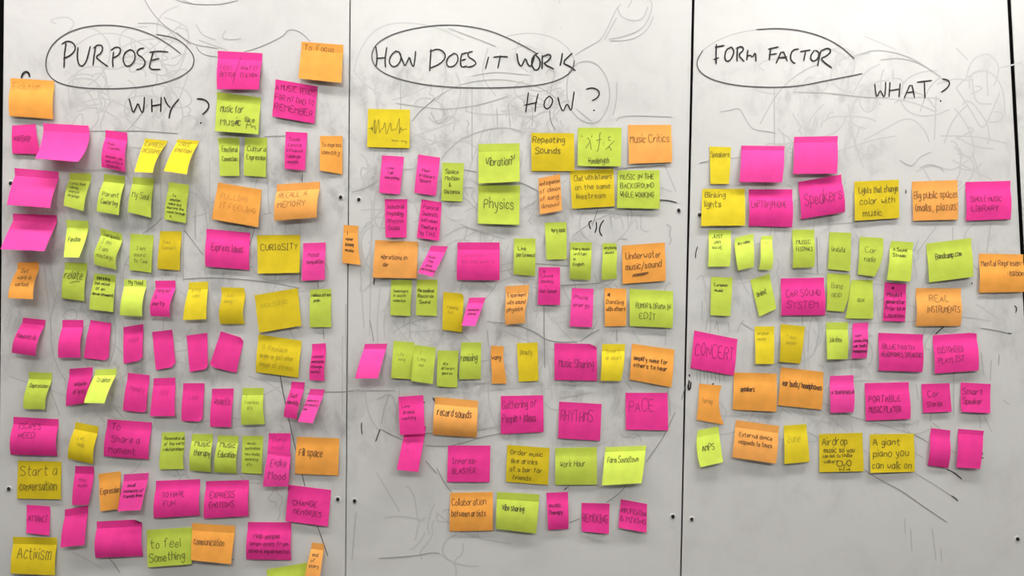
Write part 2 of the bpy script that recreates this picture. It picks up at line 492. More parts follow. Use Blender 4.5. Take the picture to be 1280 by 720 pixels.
G1_0 = [[(90, 60), (120, 40), (160, 44), (200, 70), (215, 105)], [(85, 100), (110, 80), (150, 90), (190, 60), (228, 30)], [(100, 130), (130, 120), (170, 140)],
        [(95, 140), (120, 132), (150, 150)], [(160, 190), (175, 250), (180, 330)], [(110, 210), (118, 300), (100, 390)], [(55, 330), (65, 420)],
        [(150, 150), (150, 400)], [(200, 190), (205, 460)], [(262, 200), (262, 480)], [(10, 470), (100, 500), (180, 540)], [(340, 280), (345, 360)],
        [(60, 305), (66, 360), (85, 395)], [(208, 420), (225, 430), (240, 410)], [(70, 30), (60, 25), (85, 20), (95, 30), (80, 45)], [(268, 440), (272, 480)],
        [(290, 220), (300, 226)], [(310, 470), (340, 480), (360, 500)], [(280, 535), (270, 545)], [(428, 420), (428, 520)], [(90, 690), (110, 700), (130, 712)]]
G2_2 = [[(515, 152), (520, 145), (527, 137), (545, 122)], [(806, 345), (811, 349)], [(680, 383), (680, 405), (681, 460)], [(633, 404), (655, 409), (672, 417), (681, 424), (697, 428), (722, 427)],
        [(477, 537), (490, 544), (506, 551)], [(532, 557), (560, 558.3), (582, 553), (603, 546), (626, 542)], [(532, 541.7), (541, 541.5)],
        [(844, 515), (832, 542), (820, 560), (807, 578)], [(783, 607), (773, 618), (758, 628.5)], [(725, 648), (718, 651), (711.5, 653.5)],
        [(650, 228), (662, 233), (673, 240)], [(725, 427), (737, 418), (750, 412)], [(771, 412), (771, 428)], [(468, 351), (488, 351)], [(768, 212), (793, 209), (830, 206.5)],
        [(580, 212), (597, 215.5)], [(462, 400), (465, 413), (467, 427)], [(856.5, 482), (852, 500)], [(740, 283), (747, 262)], [(701, 357), (750, 354)],
        [(687, 138), (688, 152), (694, 162)], [(568, 452), (574, 474)], [(546, 585), (556, 605), (565, 616)], [(532, 576), (546, 592)], [(473, 698), (500, 696.5), (525, 694), (540, 690.5), (550, 692)]]
G2_1 = [[(545, 122), (570, 107), (600, 100), (630, 99), (655, 104), (680, 111), (700, 127)], [(552, 200), (556, 192), (570, 178), (580, 172), (600, 164), (620, 159.5), (637, 160), (652, 164)],
        [(590, 95), (615, 90), (635, 91), (662, 94)], [(590, 107), (590, 200)], [(495, 129), (535, 135), (560, 137), (602, 131), (635, 120)], [(621, 135), (622, 162)],
        [(722, 79), (735, 75), (748, 81), (758, 95), (762.5, 112), (761, 132), (752, 150), (740, 155), (725, 150), (715, 140), (709, 125), (708, 105), (712, 87)],
        [(720, 136), (740, 152)], [(771, 102), (771, 125), (766, 145)], [(719, 69), (732, 60), (752, 50), (762, 30), (770, 12), (776, 5)],
        [(756, 50), (763, 36), (771, 22)], [(760, 49), (780, 46), (802, 37), (812, 22), (816, 5), (812, 0)], [(762, 51), (790, 50), (810, 38), (817, 20)],
        [(772, 10), (776, 22), (795, 27), (805, 22), (810, 8)], [(790, 0), (785, 10)], [(770, 152), (775, 145), (802, 144.5), (840, 146)],
        [(505, 212), (518, 211)], [(580, 234), (592, 235)], [(575, 280), (600, 290), (632, 299)], [(601, 288), (600, 302)], [(585, 283), (580, 300)], [(618, 296), (613, 303)],
        [(560, 261), (568, 250), (580, 246), (592, 258), (598, 265)], [(555, 296), (578, 282), (598, 288)], [(625, 332), (641, 328)], [(625, 340), (642, 336)], [(669, 329), (690, 331), (712, 332)],
        [(608, 402), (633, 404)], [(609, 412), (611, 433)], [(580, 349), (575, 365)], [(512, 398), (512, 424)], [(490, 417), (507, 405), (531, 398), (548, 396)], [(512, 403), (525, 408)],
        [(738, 418), (747, 400)], [(832, 412), (832, 432)], [(764, 420), (768, 413)], [(487, 493), (480, 510), (477, 530)], [(440, 488), (495, 488)], [(470, 500), (490, 490), (495, 510)],
        [(625, 532), (597, 538)], [(775, 542), (780, 547), (787, 545), (795, 548), (798, 542), (802, 552)], [(781, 475), (790, 487)], [(700, 498), (740, 490)], [(835, 486), (838, 520)],
        [(715, 296), (730, 284), (750, 272), (768, 265)], [(762, 268), (765, 285)], [(833, 280), (840, 284), (836, 293), (840, 300), (836, 306)], [(774, 298), (784, 299)],
        [(500, 90), (501, 140), (502, 195)], [(538, 140), (547, 157), (560, 146)], [(635, 130), (638, 160)], [(666, 135), (665, 158)], [(682, 92), (687, 85), (695, 90), (690, 103), (686, 130)],
        [(560, 35), (590, 46), (620, 58)], [(440, 240), (458, 235), (472, 225)], [(655, 260), (672, 250)], [(596, 480), (612, 478)], [(601, 452), (610, 450)], [(700, 570), (712, 612)],
        [(767, 0), (767, 0.5)], [(700.5, 35), (701, 36.5)], [(712, 88), (722, 79)], [(445, 640), (440, 700)]]
G2_0 = [[(442, 90), (450, 60), (470, 35), (500, 27), (545, 33), (580, 50)], [(442, 88), (455, 105), (475, 118)], [(490, 125), (510, 120), (540, 105)], [(640, 62), (660, 55), (690, 75)],
        [(610, 60), (600, 95), (620, 120)], [(650, 50), (640, 75), (660, 90)], [(560, 180), (585, 175), (610, 200)], [(480, 180), (520, 170), (575, 150)], [(500, 160), (545, 180), (590, 176)],
        [(465, 250), (462, 420)], [(475, 360), (470, 420), (480, 480)], [(450, 330), (455, 410)], [(540, 260), (545, 300)], [(610, 400), (640, 420), (700, 440)], [(600, 490), (650, 484), (720, 488)],
        [(620, 355), (640, 345), (670, 350)], [(690, 395), (710, 425), (790, 470)], [(520, 415), (535, 430), (570, 420), (580, 405)], [(455, 480), (460, 520), (475, 540)], [(500, 480), (495, 530)],
        [(762, 275), (766, 268), (770, 275), (775, 268), (780, 286)], [(785, 268), (785, 288), (795, 270), (797, 288)], [(802, 268), (800, 288), (812, 290)], [(745, 180), (790, 220), (840, 240)],
        [(640, 240), (660, 250), (700, 230)], [(545, 640), (580, 670), (640, 680)], [(470, 590), (500, 640)], [(700, 0), (698, 4)], [(605, 160), (580, 230)], [(610, 200), (600, 175)], [(820, 180), (845, 240)],
        [(590, 640), (600, 675)], [(740, 560), (760, 552)], [(485, 250), (475, 290)], [(700, 240), (712, 300)], [(655, 345), (660, 430)], [(790, 412), (800, 428)], [(490, 400), (520, 440)],
        [(560, 400), (590, 430)], [(530, 400), (540, 430)], [(620, 440), (640, 470)], [(684, 430), (690, 500)]]
G3_2 = [[(874, 204), (885, 201.5)], [(1142, 543), (1150, 547), (1160, 553)], [(1080, 587), (1100, 600), (1125, 612), (1150, 630), (1184, 653)], [(1225, 410), (1245, 413), (1260, 416.5)], [(1249, 443), (1248, 457)],
        [(1021, 296), (1022, 343)], [(1276, 500), (1276, 500.5)]]
G3_1 = [[(900, 140), (912, 138), (924, 134), (931, 147), (940, 162), (960, 164), (970, 167)], [(968, 108), (968, 200)], [(950, 155), (970, 118), (995, 93), (1022, 80)], [(990, 115), (1040, 116), (1080, 122), (1110, 122)],
        [(885, 201), (905, 198), (925, 197)], [(1067, 71), (1090, 62), (1112, 64), (1140, 72), (1160, 85), (1176, 96)], [(1100, 75), (1122, 72), (1147, 77), (1167, 90)],
        [(1170, 283), (1158, 300), (1145, 318)], [(1191, 283), (1191, 300)], [(1238, 280), (1236, 300), (1233, 317)], [(1142, 315), (1148, 300)], [(1028, 503), (1060, 520), (1100, 530), (1125, 538), (1142, 543)],
        [(1143, 591), (1165, 604), (1190, 620)], [(1131, 648), (1131.5, 668)], [(1138, 660), (1140, 690)], [(1165, 660), (1170, 700)], [(1176, 685), (1177, 703)], [(1142, 565), (1155, 573)], [(1185, 560), (1195, 567)], [(1023, 455), (1030, 460)], [(1010, 440), (1012, 400), (1020, 395), (1025, 415), (1018, 440)],
        [(1163, 528), (1164, 516)], [(1192, 440), (1192, 520)], [(1226, 440), (1230, 470)], [(1239, 450), (1238, 476)], [(1165, 528), (1180, 540)], [(1145, 480), (1148, 500)],
        [(922, 415), (925, 405), (930, 400)], [(926, 403), (945, 415)], [(896, 400), (898, 415)], [(910, 402), (912, 415)], [(1190, 440), (1220, 440)], [(1010, 540), (1024, 548)], [(1254, 500), (1262, 506)],
        [(1125, 200), (1140, 210), (1150, 195), (1165, 190)], [(1035, 280), (1068, 278)], [(1150, 210), (1160, 205), (1175, 208), (1180, 215)], [(1000, 440), (1005, 380)]]
G3_1 += [[(x, 462 + (x * 7) % 5), (x + .6, 474 + (x * 13) % 9)] for x in (871, 875, 880, 884, 889, 894, 899, 905)] + [[(896, 402), (893, 412)], [(884, 398), (882, 414)], [(878, 375), (877, 400)]]
G3_0 = [[(1040, 118), (1100, 122), (1140, 127), (1170, 140)], [(1080, 175), (1105, 162), (1135, 145), (1155, 160), (1162, 178)], [(1170, 120), (1168, 175)], [(1195, 110), (1210, 95), (1230, 87), (1245, 95), (1255, 115), (1256, 145)],
        [(1195, 110), (1215, 140), (1228, 165), (1240, 140), (1250, 115)], [(1215, 95), (1218, 130), (1240, 130)], [(1175, 170), (1220, 170), (1260, 180)], [(1233, 85), (1235, 120)], [(1180, 180), (1190, 150), (1210, 130)],
        [(1000, 200), (1010, 150), (1030, 130)], [(1060, 150), (1068, 180), (1080, 210)], [(1060, 130), (1070, 190)], [(1045, 190), (1090, 175), (1120, 170)], [(1250, 85), (1278, 78)], [(1145, 215), (1165, 205), (1190, 215), (1210, 200)],
        [(950, 420), (955, 460)], [(880, 370), (890, 400), (885, 430)], [(1095, 370), (1100, 410)], [(870, 350), (880, 340), (885, 400)], [(1040, 400), (1100, 405), (1160, 400)], [(1220, 380), (1250, 400)],
        [(1070, 450), (1072, 470)], [(1130, 480), (1130, 540)], [(1000, 360), (1010, 520)], [(1190, 200), (1240, 225)], [(1215, 190), (1225, 222)], [(1080, 45), (1120, 62)], [(1195, 60), (1210, 75)],
        [(930, 480), (1000, 520), (1040, 530)], [(1010, 500), (1060, 540)], [(1230, 520), (1240, 540)], [(1150, 140), (1160, 110), (1176, 96)], [(1065, 120), (1080, 90), (1100, 80)]]
def wiped_scribbles(x0, x1, y0, y1, n, rnd):
    out = []
    for _ in range(n):
        cx, cy = rnd.uniform(x0, x1), rnd.uniform(y0, y1)
        rx, ry, a0, da, tl = rnd.uniform(6, 45), rnd.uniform(5, 40), rnd.uniform(0, 6.3), rnd.uniform(.8, 4.5), rnd.uniform(-.5, .5)
        p = []
        for k in range(9):
            t = a0 + da * k / 8
            q = (cx + rx * math.cos(t) + tl * ry * math.sin(t) + rnd.uniform(-1, 1), cy + ry * math.sin(t) + rnd.uniform(-1, 1))
            if x0 <= q[0] <= x1:
                p.append(q)
        if len(p) > 3:
            out.append(p)
        x, y = rnd.uniform(x0, x1), rnd.uniform(y0, y1)
        if rnd.random() < .5:
            p = [(x, y)]
            for k in range(6):
                p.append((p[-1][0] + rnd.uniform(-9, 9), p[-1][1] + rnd.uniform(-3, 12)))
            if all(x0 <= a <= x1 for a, _ in p):
                out.append(p)
    return out
RS = random.Random(21)
G1_0 += wiped_scribbles(85, 240, 35, 150, 26, RS) + wiped_scribbles(60, 420, 170, 620, 34, RS)
G2_0 += wiped_scribbles(450, 720, 90, 260, 34, RS) + wiped_scribbles(450, 840, 240, 560, 40, RS) + wiped_scribbles(480, 620, 640, 690, 8, RS)
G3_0 += wiped_scribbles(940, 1255, 80, 260, 34, RS) + wiped_scribbles(880, 1250, 260, 560, 34, RS)
for pn, g in ((P1, (G1_0, G1_1, G1_2)), (P2, (G2_0, G2_1, G2_2)), (P3, (G3_0, G3_1, G3_2))):
    for lv, (wd, nm) in enumerate(((1.9, 'wiped_marker_trace'), (1.15, 'faint_marker_drawing'), (1.05, 'old_marker_line'))):
        board_marks(pn, nm, g[lv], lv, wd, 2, 0.00012 + 0.00005 * lv)

# ------------------------------------------------------------------ handwriting: a stroke alphabet
GL = {
 'A': "02 28 42;14 34", 'B': "02 08 38 47 35 05;35 44 43 32 02", 'C': "47 38 18 06 04 12 32 43", 'D': "02 08 28 46 44 22 02",
 'E': "48 08 02 42;05 35", 'F': "48 08 02;05 35", 'G': "47 38 18 06 04 12 32 44 45 25", 'H': "02 08;42 48;05 45", 'I': "08 28;18 12;02 22",
 'J': "38 33 22 12 03", 'K': "02 08;48 05 42", 'L': "08 02 42", 'M': "02 08 25 48 42", 'N': "02 08 42 48", 'O': "28 17 05 13 22 33 45 37 28",
 'P': "02 08 38 47 46 35 05", 'Q': "28 17 05 13 22 33 45 37 28;34 42", 'R': "02 08 38 47 46 35 05;25 42", 'S': "47 38 18 07 06 35 44 43 32 12 03",
 'T': "08 48;28 22", 'U': "08 04 12 32 44 48", 'V': "08 22 48", 'W': "08 12 26 32 48", 'X': "08 42;48 02", 'Y': "08 25 48;25 22", 'Z': "08 48 02 42",
 'a': "36 16 04 03 12 22 35;36 32", 'b': "08 02;05 26 35 33 22 02", 'c': "35 26 16 04 03 12 22 33", 'd': "38 32;35 26 16 04 03 12 22 33",
 'e': "04 34 35 26 16 04 03 12 22 33", 'f': "37 28 17 12;06 26", 'g': "36 16 04 13 23 35;36 31 20 10 01", 'h': "08 02;05 26 35 32",
 'i': "06 02;08 07", 'j': "16 11 00;18 17", 'k': "08 02;36 04 32", 'l': "08 02", 'm': "02 06;05 16 25 22;25 36 45 42", 'n': "02 06;05 26 35 32",
 'o': "16 04 03 12 22 33 35 26 16", 'p': "06 00;05 26 35 33 22 03", 'q': "36 16 04 03 12 22 33;36 30", 'r': "06 02;04 15 26 36",
 's': "35 26 16 05 14 24 33 22 12 03", 't': "18 13 22 32;06 36", 'u': "06 03 12 22 33;36 32", 'v': "06 12 26", 'w': "06 12 24 32 46",
 'x': "06 32;36 02", 'y': "06 13 23;36 20 00", 'z': "06 36 02 32", '3': "07 18 38 47 35 44 43 32 12 03",
 '.': "02 12", ',': "12 01", '/': "00 38", '(': "28 16 14 22", ')': "08 16 14 02", '-': "05 25", "'": "08 07", '"': "08 07;28 27", '?': "07 18 38 46 25 24;22 21",
 '&': "42 07 18 27 04 03 12 22 44", '+': "13 17;05 25", '=': "04 24;06 26", '^': "08 17 42;25 02", '~': "04 15 24 35", '_': "01 41",
 '#': "03 37 12 46 03 35 24 47 13 45 04 36 33 05 44 06 42",
}
GLYPH = {}
for ch, s in GL.items():
    st = [[(int(t[0]), int(t[1]) - 2) for t in part.split()] for part in s.split(';')]
    GLYPH[ch] = (st, max(x for q in st for x, _ in q))

def line_strokes(text, rnd):
    """strokes of one line, in letter units (cap height 6); returns strokes, width"""
    x, out = 0.0, []
    for ch in text:
        if ch == ' ':
            x += 2.6
            continue
        st, wd = GLYPH[ch]
        jy, js, jx = rnd.uniform(-.35, .35), rnd.uniform(.88, 1.1), rnd.uniform(-.06, .12)
        for q in st:
            p = [(x + a * js + jx * b + rnd.uniform(-.12, .12), b * js + jy + rnd.uniform(-.15, .15)) for a, b in q]
            out.append(chaikin(p, 1))
        x += wd * js + 1.35
    return out, max(1.0, x - 1.35)

# ------------------------------------------------------------------ sticky notes
NU, NV = 6, 12
def sticky_note(col, c, a, b, text, o, label, group):
    """c: four corners TL TR BR BL as seen; a, b: how far (mm) the middle and the foot stand off the board"""
    rnd = random.Random(label)
    z0 = o.get('z0', 0.0) * .001 + 0.00115
    a, b = a * .001, b * .001
    bl, br = o.get('bl', None), o.get('br', None)
    bl = b if bl is None else bl * .001
    br = b if br is None else br * .001
    TL, TR = W(c[0], c[1], z0), W(c[2], c[3], z0)
    BR_, BL_ = W(c[4], c[5], z0 + br), W(c[6], c[7], z0 + bl)
    lm, rm = o.get('lm', 0) * S, o.get('rm', 0) * S
    cr = o.get('cr', 0.2)                     # where the glued strip ends
    wob = rnd.uniform(-1, 1) * 0.0006
    wob2 = rnd.uniform(-1, 1) * 0.0005
    ph = rnd.uniform(0, 6)
    def prof(v, foot):
        if v <= cr:
            return 0.0
        t = (v - cr) / (1 - cr)
        # curve through (0,0) (.5,a) (1,foot), straightened near the crease
        q = 2 * t * (1 - t)
        h = q * (2 * a - 0.5 * foot) + t * t * foot
        return max(0.0, h)
    grid = []
    rows = [0, cr * .5, cr] + [cr + (1 - cr) * j / (NV - 2) for j in range(1, NV - 1)]
    for j in range(NV + 1):
        v = rows[j]
        row = []
        for i in range(NU + 1):
            u = i / NU
            foot = bl * (1 - u) + br * u
            p = (TL * (1 - u) + TR * u) * (1 - v) + (BL_ * (1 - u) + BR_ * u) * v
            bump = 4 * v * (1 - v)
            sgn = o.get('wave', 0) * S * math.sin(2 * math.pi * v)
            x = p.x + (lm * (1 - u) + rm * u) * bump + sgn
            z = p.z
            h = z0 + prof(v, foot)
            fl = min(1.0, max(0, v - cr) * 3)
            h += fl * (0.0010 + wob * math.sin(3.1 * u + ph) + wob2 * math.sin(5 * v + 2 * u + ph))
            row.append(Vector((x, -max(h, z0), z)))
        grid.append(row)
    for k, (gj, gi, su, sv) in {'tl': (0, 0, 1, -1), 'tr': (0, NU, -1, -1), 'br': (NV, NU, -1, 1), 'bl': (NV, 0, 1, 1)}.items():
        if k in o:
            pass
    for k, d in o.get('ch', {}).items():      # bent-over corner
        gj, gi, su, sv = {'tl': (0, 0, 1, -1), 'tr': (0, NU, -1, -1), 'br': (NV, NU, -1, 1), 'bl': (NV, 0, 1, 1)}[k]
        g = grid[gj][gi]
        g.x += su * d * S
        g.z += sv * d * S
        g.y -= 0.002
    n = (NU + 1)
    verts = [p for r in grid for p in r]
    faces = []
    for j in range(NV):
        for i in range(NU):
            k = j * n + i
            faces.append((k, k + n, k + n + 1, k + 1))
    m0 = len(verts)
    verts += [p + Vector((0, 0.00022, 0)) for r in grid for p in r]
    faces += [tuple(q + m0 for q in reversed(f)) for f in faces]
    rim = [i for i in range(n)] + [j * n + NU for j in range(1, NV + 1)] + [NV * n + i for i in range(NU - 1, -1, -1)] + [j * n for j in range(NV - 1, 0, -1)]
    for i in range(len(rim)):
        p, q = rim[i], rim[(i + 1) % len(rim)]
        faces.append((p, q, q + m0, p + m0))
    ob = mesh_obj('sticky_note', verts, faces, M_paper[col], None, True)
    # crisp paper edges, and a crisp crease where the glued strip ends
    me = ob.data
    rs = set(rim)
    lift = max(abs(bl), abs(br), abs(a)) > 0.006
    crease = set(2 * n + i for i in range(n)) if lift else set()
    sh = me.attributes.new('sharp_edge', 'BOOLEAN', 'EDGE')
    flags = []
    for e_ in me.edges:
        p, q = e_.vertices
        p2, q2 = p % m0, q % m0
        on_rim = (p2 in rs and q2 in rs) and (abs(p2 - q2) in (0, 1, n))
        flags.append(on_rim or (p in crease and q in crease))
    sh.data.foreach_set('value', flags)
    # origin at the glued top edge
    org = (grid[0][0] + grid[0][NU]) / 2
    ob.data.transform(__import__('mathutils').Matrix.Translation(-org))
    ob.location = org
    tag(ob, label, 'sticky note', group)
    w_px = (math.hypot(c[2] - c[0], c[3] - c[1]) + math.hypot(c[4] - c[6], c[5] - c[7])) / 2
    h_px = (math.hypot(c[6] - c[0], c[7] - c[1]) + math.hypot(c[4] - c[2], c[5] - c[3])) / 2
    def place(x, y):
        u, v = min(.985, max(.015, x / w_px)), min(.985, max(.015, y / h_px))
        gi, gj = min(NU - 1, int(u * NU)), max(j for j in range(NV) if rows[j] <= v)
        fu, fv = u * NU - gi, (v - rows[gj]) / (rows[gj + 1] - rows[gj])
        p = (grid[gj][gi] * (1 - fu) + grid[gj][gi + 1] * fu) * (1 - fv) + (grid[gj + 1][gi] * (1 - fu) + grid[gj + 1][gi + 1] * fu) * fv
        return p + Vector((0, -0.00045, 0)) - org
    ink = o.get('ink', 'm')
    wd = o.get('w', {'k': 0.95, 'm': 0.68, 'f': 0.62}[ink])
    v, f = [], []
    for text, bx in [(text, o.get('box', (.12, .26, .9, .72)))] + o.get('more', []):
        if not text:
            continue
        lines = text.split('|')
        u0, v0, u1, v1 = bx
        slot = (v1 - v0) * h_px / len(lines)
        for li, t in enumerate(lines):
            if not t:
                continue
            st, lw = line_strokes(t, rnd)
            sy = slot * (0.60 if len(lines) > 1 else 0.74) / 6
            sx = min(sy * 0.9, (u1 - u0) * w_px / lw)
            sy = min(sy, sx / 0.5)
            ox = u0 * w_px + rnd.uniform(0, .35) * max(0, (u1 - u0) * w_px - lw * sx)
            oy = v0 * h_px + slot * (li + .8)
            slope = rnd.uniform(-.03, .02)
            for q in st:
                p = [(ox + x * sx, oy - y * sy + slope * x * sx) for x, y in q]
                p = resample(p, 2.2)
                ribbon(p, min(wd, 0.28 + 0.6 * sy) * (1.5 if '#' in t else 1), place, v, f, False)
    for q in o.get('draw', []):
        p = resample(chaikin([(x * w_px, y * h_px) for x, y in q], 1), 2.2)
        ribbon(p, wd, place, v, f, False)
    if v:
        mesh_obj('handwriting', v, f, M_pen[col, ink], ob)
    return ob

